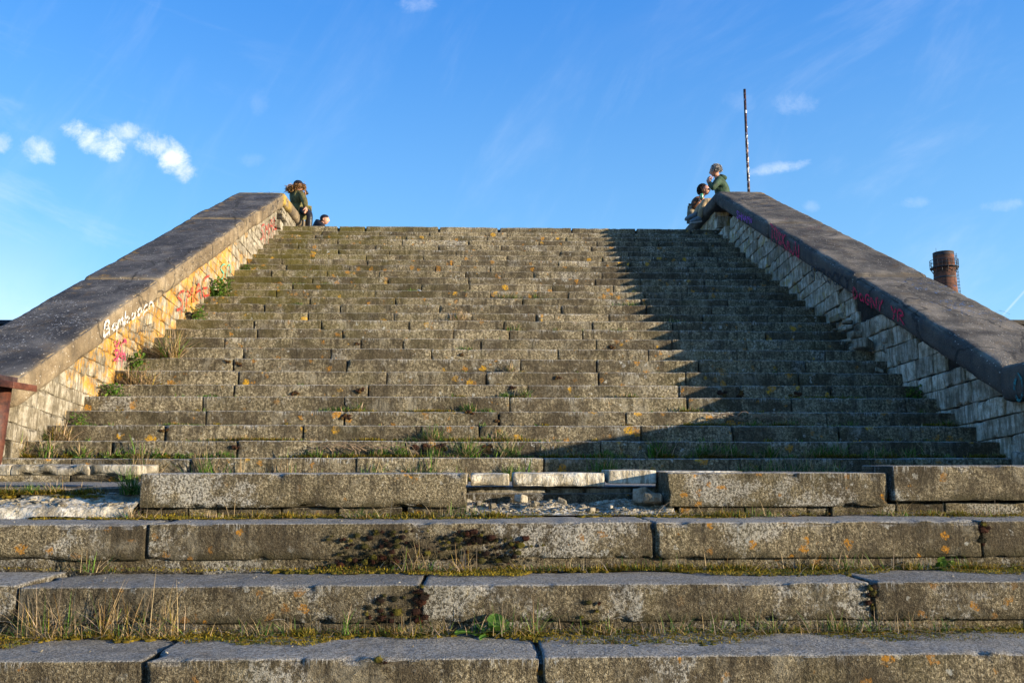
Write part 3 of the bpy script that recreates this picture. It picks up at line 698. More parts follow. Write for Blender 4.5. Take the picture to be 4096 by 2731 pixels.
def topmarks(spec, zt, par, mat, label, wd):
    """strokes on a sloping coping top, given by (x, y) paths"""
    mb = MB()
    for pl in spec:
        ribbon(mb, smooth(pl, 2), wd, lambda s, t: (s, t, zt(t) + .034))
    o = mb.build('scrawl', mat, par); o['label'] = label
def scr(x0, x1, y0, y1, n, amp=.05):
    out = []
    for _ in range(n):
        x = random.uniform(x0, x1); y = random.uniform(y0, y1); L_ = random.uniform(.1, .3)
        out.append([(x + L_ * t + random.uniform(-.02, .02), y + random.uniform(-amp, amp)) for t in np.linspace(0, 1, 6)])
    return out
PCH = paint('chalk', (.5, .48, .45), .40, 40)
topmarks(scr(-4.85, -4.2, 7.6, 9.2, 40, .10), ztL, parL, PCH, 'white chalk scribbles on the lower left coping', .02)
topmarks(scr(-4.5, -4.15, 15.3, 16.1, 9, .12), ztL, parL, PB, 'black scribble at the crest of the left coping', .016)
topmarks(scr(4.75, 5.1, 13.9, 15.8, 16, .12), ztR, parR, PB, 'black lines on the upper right coping', .014)
topmarks(scr(4.75, 5.35, 8.2, 9.8, 16, .12), ztR, parR, PBL, 'faint blue marks on the lower right coping', .03)
topmarks(scr(4.7, 5.1, 12.6, 13.4, 5, .1), ztR, parR, paint('faint_red', (.28, .05, .04), .40, 26), 'faint red marks on the middle right coping', .03)

# ================================================================= POLE, CHIMNEY, PIPE
pb = at(2996, 790, 17.6); ztopP = at(2976, 358, 17.6).z; zb_ = ztR(16.1)
pb.z = zb_
pole = thing('metal_pole', 'tall thin rusty pole covered in torn stickers on top of the right parapet', 'pole', pb)
mb = MB(); tube(mb, [pb, pb + Vector((0, 0, .9)), pb + Vector((-.004, 0, 1.7)), Vector((pb.x, pb.y, ztopP))], [.030, .029, .028, .028], 20)
mb.build('shaft', simple('brown_steel', (.085, .045, .035), .5, .5, 12, .002, .3, (.03, .02, .02)), pole)
sm = vcol('sticker_paper', .6)
zz_ = pb.z + .04
while zz_ < ztopP - .05:
    fr_ = (zz_ - pb.z) / (ztopP - pb.z); step_ = random.uniform(.03, .07) if fr_ < .62 else random.uniform(.12, .4)
    mb = MB(); h = random.uniform(.02, .075); a0 = random.uniform(2.4, 5.4); wdt = random.uniform(.5, 1.5); na = 6
    V = [(pb.x + .0315 * math.cos(a0 + wdt * q / na), pb.y + .0315 * math.sin(a0 + wdt * q / na), zz_ + t * h + random.uniform(-.008, .008)) for t in (0, 1) for q in range(na + 1)]
    c = random.choice([(.7, .7, .68), (.75, .72, .65), (.5, .55, .6), (.08, .08, .09), (.6, .6, .62), (.55, .35, .25), (.3, .4, .6)])
    mb.add(V, [(q, q + 1, q + na + 2, q + na + 1) for q in range(na)], c); mb.build('sticker', sm, pole); zz_ += step_

CY = 150.
ct = at(3773, 1016, CY); rt = 79 / 2 / FPX * CY * 1.005
mpp = CY / FPX
ch = thing('chimney', 'distant round brick factory chimney with a service gallery rising behind the right parapet', 'chimney', (ct.x, CY, 0))
m, T_ = newmat('chimney_brick'); pos, P_, K_, _ = base(T_)
ang = T_.m('ARCTAN2', T_.m('SUBTRACT', P_[1], CY), T_.m('SUBTRACT', P_[0], ct.x))
v_ = T_.n('ShaderNodeCombineXYZ', {0: T_.m('MULTIPLY', ang, rt * 1.1), 1: P_[2], 2: 0.}).outputs[0]
bk = T_.n('ShaderNodeTexBrick', {'Vector': v_, 'Color1': rgb(.25, .085, .045), 'Color2': rgb(.13, .05, .03), 'Mortar': rgb(.09, .055, .04), 'Scale': 1.7, 'Mortar Size': .03, 'Bias': -.1})
c_ = T_.mix(T_.ss(T_.noise(T_.vm('MULTIPLY', pos, (.5, .5, 2.2)), 1., 5, .7), .44, .62, 0., .85), bk.outputs[0], rgb(.035, .022, .018))
c_ = T_.mix(T_.ss(T_.noise(T_.vm('MULTIPLY', pos, (.7, .7, .16)), 1., 3, .6), .48, .6, 0., .6), c_, rgb(.04, .025, .02))
finish(T_, c_, .9, bk.outputs[1], .03, .6)
mb = MB(); z0 = 0; zs_ = np.linspace(0, ct.z, 14)
tube(mb, [(ct.x, CY, z) for z in zs_], [rt + (ct.z - z) * .029 for z in zs_], 40, cap=False)
tube(mb, [(ct.x, CY, ct.z), (ct.x, CY, ct.z - 2)], [rt, rt - .5], 40, cap=False)
tube(mb, [(ct.x, CY, ct.z + .001), (ct.x, CY, ct.z + .0)], [rt, rt - .5], 40, cap=False)
mb.build('shaft', m, ch)
mst = simple('dark_steel', (.045, .05, .06), .6, .3)
zg = at(3773, 1072, CY).z; rg = 108 / 2 / FPX * CY
mb = MB()
for zq in (zg, zg + .75, zg + 1.4): tube(mb, [(ct.x + rg * math.cos(a), CY + rg * math.sin(a), zq) for a in np.linspace(0, 2 * math.pi, 41)], .05, 5)
for a in np.linspace(0, 2 * math.pi, 21)[:-1]: tube(mb, [(ct.x + rg * math.cos(a), CY + rg * math.sin(a), zg - .1), (ct.x + rg * math.cos(a), CY + rg * math.sin(a), zg + 1.45)], .04, 4)
mb.build('gallery_railing', mst, ch)
mb = MB(); tube(mb, [(ct.x, CY, zg - .02), (ct.x, CY, zg + .06)], [rg, rg], 36)
for a in np.linspace(0, 2 * math.pi, 15)[:-1]: tube(mb, [(ct.x + rt * math.cos(a), CY + rt * math.sin(a), zg - 1.1), (ct.x + rg * math.cos(a), CY + rg * math.sin(a), zg)], .06, 4)
mb.build('gallery_deck', mst, ch)
for zq, rr_ in ((zg - 1.9, .03), (ct.z - .25, .03), (zg + 2.8, .03)):
    mb = MB(); r_ = rt + (ct.z - zq) * .029 + .03; tube(mb, [(ct.x, CY, zq - .12), (ct.x, CY, zq + .12)], [r_, r_], 40); mb.build('iron_band', mst, ch)
mb = MB()
xr = lambda z: ct.x + (rt + (ct.z - z) * .029 + .25)
for o_ in (-.2, .2): tube(mb, [(xr(z), CY - .6 + o_, z) for z in (2, ct.z)], .04, 4)
for z in np.arange(2, ct.z, .6): tube(mb, [(xr(z) + .0, CY - .85, z), (xr(z), CY - .35, z)], .05, 4); tube(mb, [(xr(z) - .3, CY - .6, z), (xr(z) + .22, CY - .6, z)], .04, 4)
mb.build('ladder', mst, ch)
for dx_, hh_ in ((-32, 24), (15, 12)):
    mb = MB(); tube(mb, [(ct.x + dx_ * mpp, CY - .2, ct.z - .2), (ct.x + dx_ * mpp, CY - .2, ct.z + hh_ * mpp)], .03, 5); mb.build('lightning_rod', mst, ch)

# rusty pipe post with a plate, bottom left
pc = at(-14, 1700, 6.25); pc.z = ZL
bol = thing('pipe_post', 'rusty steel pipe post with a flat plate on top at the left edge', 'post', pc)
zt_ = at(0, 1540, 6.25).z
mrust, T_ = newmat('rusted_pipe'); pos, P_, K_, _ = base(T_)
n1 = T_.noise(pos, 9, 5, .7); c_ = T_.ramp(n1, [(.35, (.022, .010, .008)), (.5, (.085, .028, .016)), (.66, (.15, .055, .03))])
finish(T_, c_, .6, T_.noise(pos, 50, 4), .004, .6, .4)
mb = MB(); tube(mb, [(pc.x - .05, 6.25, ZL - .02), (pc.x - .02, 6.25, ZL + .3), (pc.x, 6.25, zt_)], [.080, .080, .080], 40); mb.build('pipe', mrust, bol)
tl_ = .14
def xfp(p): p = p.copy(); p[:, 2] -= tl_ * (p[:, 0] - pc.x); return p
mb = MB(); rock_box(mb, (pc.x - .22, 6.10, zt_ - .01), (pc.x + .18, 6.42, zt_ + .038), seg=.03, r=.004, amp=.001, xf=xfp); mb.build('plate', mrust, bol)
mb = MB(); rock_box(mb, (pc.x - .22, 6.12, zt_ + .035), (pc.x + .045, 6.40, zt_ + .075), seg=.03, r=.004, amp=.002, xf=xfp); mb.build('bracket', simple('black_paint_steel', (.05, .03, .03), .5, .5), bol)
mb = MB()
def cylmap(s, t): a = -1.57 + s / .08; return (pc.x - .01 + .083 * math.cos(a), 6.25 + .083 * math.sin(a), t + ZL)
for (s0, t0, w_, h_) in ((-.01, .36, .09, .12), (-.0, .27, .08, .07), (.0, .20, .08, .05)):
    pl = [(s0 + w_ * random.random(), t0 + h_ * random.random()) for _ in range(9)]
    ribbon(mb, smooth(pl, 2), .005, cylmap)
o = mb.build('scrawl', paint('pale_scratch', (.55, .35, .28), .6), bol); o['label'] = 'pale scratched scribbles on the pipe'
mb = MB()
for pl in ([(.035, .13), (.02, .15), (.035, .17), (.05, .15), (.035, .13)], [(.065, .16), (.06, .06)], [(.03, .105), (.06, .125), (.09, .10)], [(.035, .05), (.06, .12), (.085, .04)]):
    ribbon(mb, smooth(pl, 1), .007, cylmap)
o = mb.build('scrawl', paint('cream_paint', (.7, .68, .45), .7), bol); o['label'] = 'small cream stick figure sign painted on the pipe'

# low wings of the building far left and right
mbd = simple('dark_roof', (.03, .035, .045), .8, .3)
for nm, lab, x0, x1, yv, py, mt in (('low_building', 'low dark flat-roofed wing just visible above the left parapet at the left edge', -34, -12.0, 22., 1281, mbd),
                                ('low_building', 'low brown stone wing just visible beyond the right parapet at the right edge', 12.0, 34, 20., 1281, M_LIME)):
    zt_ = at(20 if x0 < 0 else 4080, py, yv).z
    bw = thing(nm, lab, 'building', (x0, yv, 0))
    mb = MB(); rock_box(mb, (x0 + .1, yv, 0), (x1 - .1, yv + 9, zt_ - .12), seg=.5, r=.02, tone=(.35, .5, 0)); mb.build('wall', mt, bw)
    mb = MB(); rock_box(mb, (x0, yv - .1, zt_ - .12), (x1, yv + 9.2, zt_), seg=.5, r=.02, tone=(.6, .5, 0)); mb.build('roof', mbd if x0 < 0 else M_COP, bw)
# ================================================================= PLANTS
GREEN = [(.075, .17, .018), (.11, .22, .025), (.05, .11, .014), (.16, .24, .04)]
DRY = [(.42, .31, .16), (.50, .38, .20), (.33, .22, .10), (.46, .34, .22)]
MOSSC = [(.24, .175, .012), (.32, .225, .016), (.17, .14, .012), (.17, .09, .013), (.11, .13, .012), (.38, .28, .05)]
def blades(mb, roots, hts, wds, lean, cols, droop=1., seg=4, up=None):
    """curved tapering blades; roots (n,3), lean: spread of the outward tilt"""
    roots = np.asarray(roots, float); n = len(roots)
    if n == 0: return
    hts = np.broadcast_to(hts, n); wds = np.broadcast_to(wds, n)
    a = rng.uniform(0, 2 * np.pi, n); ln = np.abs(rng.normal(0, 1, n)) * lean
    d = np.stack([np.cos(a), np.sin(a), 0 * a], 1)
    b = a + rng.uniform(-.9, .9, n) + np.pi / 2; sd = np.stack([np.cos(b), np.sin(b), 0 * a], 1)
    V = np.zeros((n, seg + 1, 2, 3)); cc = np.asarray(cols)[rng.integers(0, len(cols), n)] * rng.uniform(.7, 1.25, (n, 1))
    for s in range(seg + 1):
        t = s / seg; out = ln * t + droop * .5 * ln * t * t; zr = t - droop * .45 * np.minimum(ln, 1.6) * t * t
        c = roots + d * (out * hts)[:, None]; c[:, 2] += zr * hts
        c[:, 2] = np.maximum(c[:, 2], roots[:, 2] + .002 + .002 * t)
        w_ = wds * (1 - t ** 1.6) * .5 + .0002
        V[:, s, 0] = c + sd * w_[:, None]; V[:, s, 1] = c - sd * w_[:, None]
    I = np.arange(n * (seg + 1) * 2).reshape(n, seg + 1, 2)
    F = np.stack([I[:, :-1, 0], I[:, :-1, 1], I[:, 1:, 1], I[:, 1:, 0]], -1).reshape(-1, 4)
    mb.add(V.reshape(-1, 3), F, np.repeat(cc, (seg + 1) * 2, 0))
def leaves(mb, roots, size, cols, lean=.8):
    roots = np.asarray(roots, float); n = len(roots); V = []; F = []; K = []
    for p in roots:
        a = random.uniform(0, 6.28); L_ = size * random.uniform(.5, 1.2); w_ = L_ * random.uniform(.16, .28); el = random.uniform(.25, 1.25)
        d = Vector((math.cos(a) * math.cos(el), math.sin(a) * math.cos(el), math.sin(el))); s_ = Vector((-math.sin(a), math.cos(a), 0)); c = random.choice(cols); q = random.uniform(.7, 1.3)
        b = len(V); p = Vector(p)
        for t, ww in ((0, .15), (.3, .8), (.6, 1), (.85, .6), (1, .05)):
            ctr = p + d * (L_ * t) - Vector((0, 0, L_ * .35 * t * t)); V += [ctr + s_ * w_ * ww, ctr - Vector((0, 0, w_ * .3)), ctr - s_ * w_ * ww]
        for i in range(4):
            o = b + i * 3; F += [(o, o + 1, o + 4, o + 3), (o + 1, o + 2, o + 5, o + 4)]
        K += [tuple(x * q for x in c)] * 15
    mb.add([tuple(v) for v in V], F, np.array(K))
def tuft_geo(mb, c, wd, ht, kind, n=None):
    """c: base centre, wd: width along x"""
    c = Vector(c); area = max(wd, .04)
    n = n or int(40 + 520 * area)
    if wd > .3 and kind not in ('mossy', 'bush'):       # long strips grow as uneven clumps
        for _ in range(max(3, int(wd * 8))):
            tuft_geo(mb, (c.x + random.uniform(-.5, .5) * wd, c.y, c.z), random.uniform(.08, .2), ht * random.choice([.4, .5, .7, .9, 1.2]), random.choice([kind, kind, 'mix', 'mossy']), n=max(14, int(n * 1.6 / (wd * 8))))
        return
    def roots(n, dy=.035): return np.stack([c.x + rng.normal(0, wd * .28, n), c.y + rng.uniform(-dy, dy * .3, n), np.full(n, c.z)], 1)
    wq = .0035 + .0013 * max(0, c.y - 4)
    if kind == 'green': blades(mb, roots(n), ht * rng.uniform(.35, 1, n), wq, .55, GREEN); blades(mb, roots(n // 4), ht * rng.uniform(.4, 1.1, n // 4), wq, .9, DRY)
    elif kind == 'dry': blades(mb, roots(n), ht * rng.uniform(.4, 1.15, n), wq * .9, .9, DRY); blades(mb, roots(n // 3), ht * rng.uniform(.3, .9, n // 3), wq, .5, GREEN + MOSSC)
    elif kind == 'mix': blades(mb, roots(n // 2), ht * rng.uniform(.35, 1, n // 2), wq, .6, GREEN); blades(mb, roots(n // 2), ht * rng.uniform(.35, 1.1, n // 2), wq * .9, 1.1, DRY)
    elif kind == 'weed': leaves(mb, roots(max(10, n // 3), .03), ht * .95, GREEN); blades(mb, roots(n // 3), ht * rng.uniform(.4, 1, n // 3), wq, .6, GREEN)
    elif kind == 'bush':
        for _ in range(int(n * .9)):
            p = (c.x + random.gauss(0, wd * .26), c.y + random.uniform(-.09, .02), c.z + ht * random.random() ** 1.4 * .9); leaves(mb, [p], ht * .30, GREEN)
    elif kind == 'mossy': blades(mb, roots(n * 3, .04), .03 + .02 * rng.random(n * 3), wq * 1.1, .8, MOSSC); blades(mb, roots(n // 4), ht * rng.uniform(.4, 1, n // 4), wq, .8, GREEN + DRY)
def base_at(u_, v_):
    """(x, y in 2352-wide px) of the front edge of the tread a plant stands on -> point at the foot of the riser behind"""
    X_ = u_ * U; Y_ = v_ * U
    k = min(range(28), key=lambda q: abs(EDGE[q] - Y_))
    y = YK[k] + TY - .035 if k < 27 else YK[k] + .3
    if Y_ > EDGE[0] + 25: return Vector((at(X_, 1840, 7.26).x, 7.26, ZL))
    return Vector((at(X_, Y_, y).x, y, SZ[k]))
PX_M = lambda y: y / FPX * U      # metres per 2352-px at distance y
# plants that can be pointed at, each a thing of its own
notable = [
 (500, 684, 62, 46, 'bush', 'weed', 'large bright green weed clump against the left wall, beside the red letters'),
 (456, 728, 34, 34, 'bush', 'weed', 'small green weed against the left wall just below the large clump'),
 (568, 618, 24, 20, 'bush', 'weed', 'tiny green weed in the corner of the left wall, high on the steps'),
 (262, 908, 44, 32, 'bush', 'weed', 'round green weed at the left wall below the dry grass'),
 (190, 968, 40, 26, 'bush', 'weed', 'lowest round green weed at the foot of the left wall'),
 (318, 862, 34, 44, 'bush', 'weed', 'upright green weed in the left corner directly under the tall dry grass'),
 (372, 836, 62, 88, 'dry', 'grass_tuft', 'tall shaggy straw-coloured grass leaning on the left wall'),
 (318, 890, 56, 48, 'dry', 'grass_tuft', 'short dry grass in the left corner below the upright weed'),
 (1182, 912, 66, 34, 'green', 'grass_tuft', 'fresh green grass tuft in the middle of the lower sunlit steps'),
 (786, 944, 78, 32, 'green', 'grass_tuft', 'wide green tuft left of centre on the lower sunlit steps'),
 (1432, 912, 90, 20, 'dry', 'grass_tuft', 'flattened dry tuft right of centre next to the shadow edge'),
 (1612, 947, 90, 28, 'mix', 'grass_tuft', 'green and straw tuft right at the shadow edge'),
 (1210, 690, 110, 18, 'mix', 'grass_tuft', 'wide sparse grass strip high in the middle of the steps'),
 (1440, 702, 46, 18, 'green', 'grass_tuft', 'small green tuft high on the steps near the shadow'),
 (945, 668, 28, 16, 'weed', 'weed', 'small green weed high on the steps beside the white butt'),
 (1042, 740, 80, 26, 'dry', 'grass_tuft', 'brown dry tuft in the middle of the steps'),
 (750, 655, 30, 13, 'weed', 'weed', 'tiny bright weed high on the left half of the steps'),
 (1545, 739, 46, 16, 'mix', 'grass_tuft', 'yellowish tuft on the steps at the upper shadow edge'),
 (2100, 912, 56, 30, 'bush', 'weed', 'dark green weed in the shade at the right wall'),
 (1910, 740, 20, 22, 'bush', 'weed', 'thin weed in the shade below the hole in the right wall')]
for u_, v_, w_, h_, kind, nm, lab in notable:
    p = base_at(u_, v_); q = PX_M(p.y); t = thing(nm, lab, 'weed' if nm == 'weed' else 'grass tuft', p)
    mb = MB(); tuft_geo(mb, p, w_ * q, h_ * q * 1.15, kind); o = mb.build('leaves' if nm == 'weed' else 'blades', M_LEAF, t, smooth=False)
# sparse growth nobody could count
mb = MB()
minor = [(690, 655, 30, 9, 'green'), (1075, 667, 26, 9, 'mix'), (680, 700, 90, 9, 'green'), (1060, 720, 26, 9, 'dry'), (1245, 684, 60, 10, 'green'), (1175, 684, 40, 10, 'green'),
 (980, 700, 30, 9, 'mossy'), (1180, 756, 30, 18, 'mix'), (1090, 739, 40, 12, 'dry'), (1300, 756, 60, 10, 'mix'), (1420, 756, 40, 12, 'mix'), (455, 700, 40, 12, 'weed'), (1045, 805, 90, 10, 'green'),
 (1085, 944, 56, 22, 'green'), (990, 944, 80, 12, 'mossy'), (1055, 912, 30, 14, 'mossy'), (480, 912, 20, 10, 'weed'), (1172, 855, 16, 22, 'dry'), (1200, 868, 12, 10, 'mossy'),
 (1050, 1013, 190, 28, 'mix'), (990, 1013, 90, 18, 'weed'), (1130, 1013, 120, 16, 'mossy'), (680, 1006, 260, 10, 'dry'), (590, 1006, 120, 9, 'mossy'), (420, 975, 60, 10, 'green'), (560, 975, 60, 9, 'weed'),
 (130, 1048, 110, 34, 'weed'), (60, 1050, 60, 40, 'dry'), (210, 1048, 60, 22, 'weed'), (290, 1048, 70, 24, 'weed'), (330, 1048, 70, 38, 'weed'), (400, 1048, 70, 26, 'weed'), (470, 1048, 120, 16, 'green'),
 (140, 1013, 40, 34, 'dry'), (100, 1013, 30, 22, 'mix'), (850, 1048, 190, 24, 'mossy'), (800, 1048, 140, 22, 'mix'), (930, 1048, 120, 26, 'green'), (1170, 1048, 160, 34, 'green'), (1030, 1048, 90, 20, 'mix'),
 (1330, 1048, 200, 16, 'green'), (1600, 1045, 160, 34, 'green'), (1720, 1045, 160, 34, 'mix'), (1900, 1043, 220, 30, 'green'), (2080, 1043, 160, 34, 'mix'), (2230, 1043, 120, 16, 'dry'), (1800, 1043, 260, 14, 'dry'),
 (1700, 975, 260, 14, 'dry'), (1850, 975, 260, 12, 'mix'), (2160, 980, 90, 14, 'dry'), (1640, 975, 60, 12, 'mossy'), (1900, 912, 120, 12, 'mossy'), (2200, 1010, 90, 12, 'dry'),
 (345, 1085, 70, 34, 'dry'), (510, 1085, 90, 30, 'mix'), (660, 1085, 120, 12, 'dry'), (1040, 1085, 170, 26, 'mix'), (900, 1085, 120, 14, 'dry'), (1270, 1085, 220, 20, 'green'), (1400, 1085, 90, 26, 'green'),
 (1560, 1085, 200, 16, 'dry'), (1750, 1085, 260, 22, 'mix'), (1960, 1085, 200, 14, 'dry'), (1500, 1085, 90, 10, 'mossy'), (2240, 1085, 160, 14, 'dry')]
for u_, v_, w_, h_, kind in minor:
    p = base_at(u_, v_); q = PX_M(p.y) * 1.3
    if p.y < 7.27: h_ = h_ * 1.0 + 18                       # grows from the landing, partly hidden behind the top kerb
    tuft_geo(mb, p, w_ * q, h_ * q * 1.1, kind, n=int(40 + 430 * w_ * q))
for _ in range(420):                                         # scattered blades in the joints
    k = min(random.randrange(0, 24), random.randrange(0, 24)); x = random.uniform(XL + .1, XR - .2); tuft_geo(mb, (x, YK[k] + TY - .03, SZ[k]), .07, random.uniform(.025, .075), random.choice(['mix', 'green', 'mossy', 'dry']), n=12)
# front treads: tufts at the foot of the risers
fr_t = {'C': (5.10, LZ['C']), 'B': (4.64, LZ['B']), 'A': (4.12, LZ['A'])}
for st_, u_, w_, h_, kind in (('B', 221, 50, 50, 'mix'), ('B', 985, 150, 54, 'mix'), ('B', 950, 60, 70, 'dry'), ('B', 1060, 60, 60, 'dry'), ('B', 1950, 80, 50, 'mix'), ('B', 2180, 60, 40, 'weed'), ('B', 2210, 120, 24, 'mossy'), ('B', 1440, 120, 30, 'mossy'), ('B', 1560, 70, 36, 'mossy'),
     ('A', 90, 60, 90, 'dry'), ('A', 150, 90, 110, 'dry'), ('A', 250, 70, 120, 'dry'), ('A', 350, 60, 120, 'dry'), ('A', 400, 60, 100, 'dry'), ('A', 200, 260, 60, 'mix'), ('A', 300, 160, 40, 'green'), ('A', 960, 200, 60, 'dry'), ('A', 800, 40, 60, 'green'), ('A', 1135, 70, 62, 'weed'), ('A', 1150, 120, 50, 'mix'),
     ('A', 1225, 50, 80, 'mix'), ('A', 1390, 70, 40, 'mix'), ('A', 1560, 60, 50, 'mix'), ('A', 1660, 90, 60, 'mix'), ('A', 1760, 120, 60, 'mix'), ('A', 1880, 160, 74, 'green'), ('A', 1960, 160, 70, 'mix'), ('A', 1800, 400, 40, 'dry'), ('A', 2090, 90, 50, 'dry'), ('A', 2150, 60, 40, 'mix'),
     ('C', 320, 60, 30, 'dry'), ('C', 560, 200, 22, 'dry'), ('C', 800, 200, 22, 'mix'), ('C', 1650, 300, 22, 'mix'), ('B', 1300, 300, 30, 'mix'), ('B', 1750, 300, 30, 'dry'), ('B', 2050, 240, 34, 'mix'), ('A', 600, 240, 34, 'mix'), ('A', 1350, 300, 40, 'dry'), ('C', 1080, 90, 40, 'mix'), ('C', 1020, 120, 26, 'dry'), ('C', 1130, 60, 20, 'mossy'), ('C', 1750, 70, 22, 'mix'), ('C', 2200, 200, 26, 'dry'), ('C', 2050, 60, 20, 'mix')):
    y, z = fr_t[st_]; x = at(u_ * U, 2000 if st_ == 'C' else (2250 if st_ == 'B' else 2520), y).x; q = PX_M(y)
    tuft_geo(mb, (x, y - .02, z + .004), w_ * q, h_ * q * 1.15, kind, n=int(14 + 130 * w_ * q) if kind != 'mossy' else int(40 + 200 * w_ * q))
    if kind in ('dry', 'mix'):       # long stalks lying over the moss
        n_ = int(3 + 26 * w_ * q); rr = np.stack([x + rng.normal(0, w_ * q * .35, n_), y - rng.uniform(.02, .12, n_), np.full(n_, z + .01)], 1)
        blades(mb, rr, rng.uniform(.06, .15, n_), .003, 1.6, DRY, droop=1.3)
for (u_, v_, w_, h_) in ((115, 1108, 110, 30), (60, 1110, 90, 16), (210, 1110, 60, 16), (310, 1150, 40, 60), (20, 1095, 50, 20)):
    p = at(u_ * U, v_ * U, 5.55); tuft_geo(mb, (p.x, 5.52, LZ['C'] + .12), w_ * PX_M(5.5), h_ * PX_M(5.5) + .05, 'green' if u_ in (115, 310) else 'mossy', n=130)
o = mb.build('grass', M_LEAF, None, smooth=False); o['kind'] = 'stuff'; tag(o, 'thin green and dry grass growing from the joints and at the foot of the risers', 'grass')
# moss
mb = MB()
def cushion(cx_, cy_, cz_, rx, ry, rz_, col, n=10, M=None):
    th_ = np.linspace(0, np.pi, n // 2 + 2); ph_ = np.linspace(0, 2 * np.pi, n + 1)[:-1]
    A, B = np.meshgrid(th_, ph_, indexing='ij'); d = np.stack([np.sin(A) * np.cos(B), np.sin(A) * np.sin(B), np.cos(A)], -1).reshape(-1, 3)
    r = 1 + .35 * vnoise(d * 2.3 + np.array([cx_ * 50, cz_ * 50, 3])); V = d * r[:, None] * np.array([rx, ry, rz_]) + np.array([cx_, cy_, cz_])
    I = np.arange(len(th_) * n).reshape(len(th_), n); J2 = np.roll(I, -1, 1); F = np.stack([I[:-1], I[1:], J2[1:], J2[:-1]], -1).reshape(-1, 4); (M or mb).add(V, F, col)
def moss_strip(x0, x1, yb, z, wd, thr, dens=9000, sd_=0.):
    n = int((x1 - x0) * wd * dens * 1.7); x = rng.uniform(x0, x1, n); t = rng.random(n)
    m_ = fbm(np.stack([x * 2.2 + sd_, 0 * x, 0 * x], 1), 3); w2 = wd * np.clip(.62 + 1.1 * (m_ - thr), .0, 1.25)
    fine = fbm(np.stack([x * 9 + sd_, t * 3, 0 * x], 1), 2); keep = (t * wd < w2 * (1 + .5 * fine)); x = x[keep]; t = t[keep]
    hump = .020 * np.clip(1 - t * wd / .12, 0, 1) * (1 + fbm(np.stack([x * 11, t * 4, 0 * x + sd_], 1), 4)); y = yb - t * wd
    tint = fbm(np.stack([x * 3, t, 0 * x + 7 + sd_], 1), 2)
    # lumpy body
    for xc in np.arange(x0, x1, .005):
        if rng.random() < .9:
            mm = fbm(np.array([[xc * 2.2 + sd_, 0, 0]]), 3)[0]; ww = wd * np.clip(.62 + 1.1 * (mm - thr), 0, 1.25)
            if ww < .07: continue
            tq = rng.random() * ww * .9; tq *= min(1, .4 + rng.random()); sz_ = random.uniform(.007, .018); c = np.array(MOSSC[int(3 * (.5 + .5 * mm))]) * random.uniform(.30, .65)
            cushion(xc, yb - tq, z, sz_ * 1.3, sz_, .004 + sz_ * .6 * max(.2, 1 - tq / .14), c, 7)
    roots = np.stack([x, y, z + hump * .9], 1)
    for lo_, hi_, cs in ((-9, -.1, MOSSC[2:5]), (-.1, .15, MOSSC[:3]), (.15, 9, MOSSC)):
        sel = (tint >= lo_) & (tint < hi_); k_ = sel.sum()
        if k_: blades(mb, roots[sel], rng.uniform(.006, .017, k_), .0042, 1.0, cs, seg=2)
moss_strip(-2.6, 4.3, 5.19, LZ['C'], .20, -.12, 8000, 0)
moss_strip(-.9, 3.6, 4.67, LZ['B'], .25, -.2, 8000, 3); moss_strip(-3.2, -.3, 4.66, LZ['B'], .10, .15, 6000, 31)
moss_strip(-3.0, 3.2, 4.14, LZ['A'], .27, -.22, 8500, 5)
moss_strip(-3.6, -2.4, 5.5, LZ['C'] + .11, .16, -.1, 7000, 8)
# dark red-brown moss cushions on the risers
def riser_moss(st_, cx_, w_, n, v0, v1, ylay):
    y = LOW[st_][0]
    for _ in range(n):
        p = at(random.gauss(cx_, w_) * U, random.uniform(v0, v1) * U, y); r = random.choice([.004, .005, .006, .008, .010, .014]) * random.uniform(.7, 1.3)
        c = random.choice([(.026, .009, .005), (.016, .008, .005), (.045, .014, .007), (.014, .014, .006), (.05, .045, .010), (.10, .085, .012)])
        cushion(p.x, y - .002, p.z, r * 1.4, r * .7, r, c, 9)
        n2 = int(20 + r * 2500); rr = np.stack([p.x + rng.normal(0, r * .8, n2), np.full(n2, y - r * .5), p.z + rng.normal(0, r * .6, n2)], 1); blades(mb, rr, .006 + r * .4, .003, 1.6, [c, tuple(1.6 * q for q in c)], seg=2)
riser_moss('C', 820, 42, 42, 1225, 1305, 0); riser_moss('C', 905, 36, 50, 1215, 1300, 0); riser_moss('C', 1075, 34, 26, 1220, 1250, 0); riser_moss('C', 1120, 62, 40, 1230, 1290, 0); riser_moss('C', 1190, 40, 26, 1235, 1300, 0); riser_moss('C', 2258, 5, 16, 1195, 1250, 0)
riser_moss('B', 885, 22, 26, 1365, 1425, 0); riser_moss('B', 968, 9, 26, 1345, 1430, 0); riser_moss('B', 1385, 20, 12, 1380, 1440, 0); riser_moss('B', 2003, 6, 16, 1345, 1400, 0); riser_moss('B', 2260, 40, 8, 1390, 1420, 0); riser_moss('A', 880, 12, 10, 1510, 1560, 0)
for u_, v_, r in ((678, 901, .035), (824, 897, .04), (1405, 797, .04), (820, 790, .03), (1060, 815, .025), (1080, 945, .03), (940, 1030, .06), (985, 1028, .06), (1010, 1032, .05), (1120, 1030, .05), (1830, 905, .05), (1660, 903, .05), (1700, 905, .04), (795, 958, .04), (1142, 965, .03), (378, 988, .03), (540, 1025, .03), (1178, 890, .03), (1282, 868, .03), (545, 835, .04), (520, 830, .03)):
    k = min(range(28), key=lambda q: abs(EDGE[q] + 18 - v_ * U)); p = at(u_ * U, v_ * U, YK[k])
    for _ in range(7): cushion(p.x + random.gauss(0, r * .6), YK[k] - .004, p.z + random.gauss(0, r * .3), r * .5, .012, r * .35, random.choice([(.05, .02, .008), (.09, .05, .012), (.03, .014, .008)]), 9)
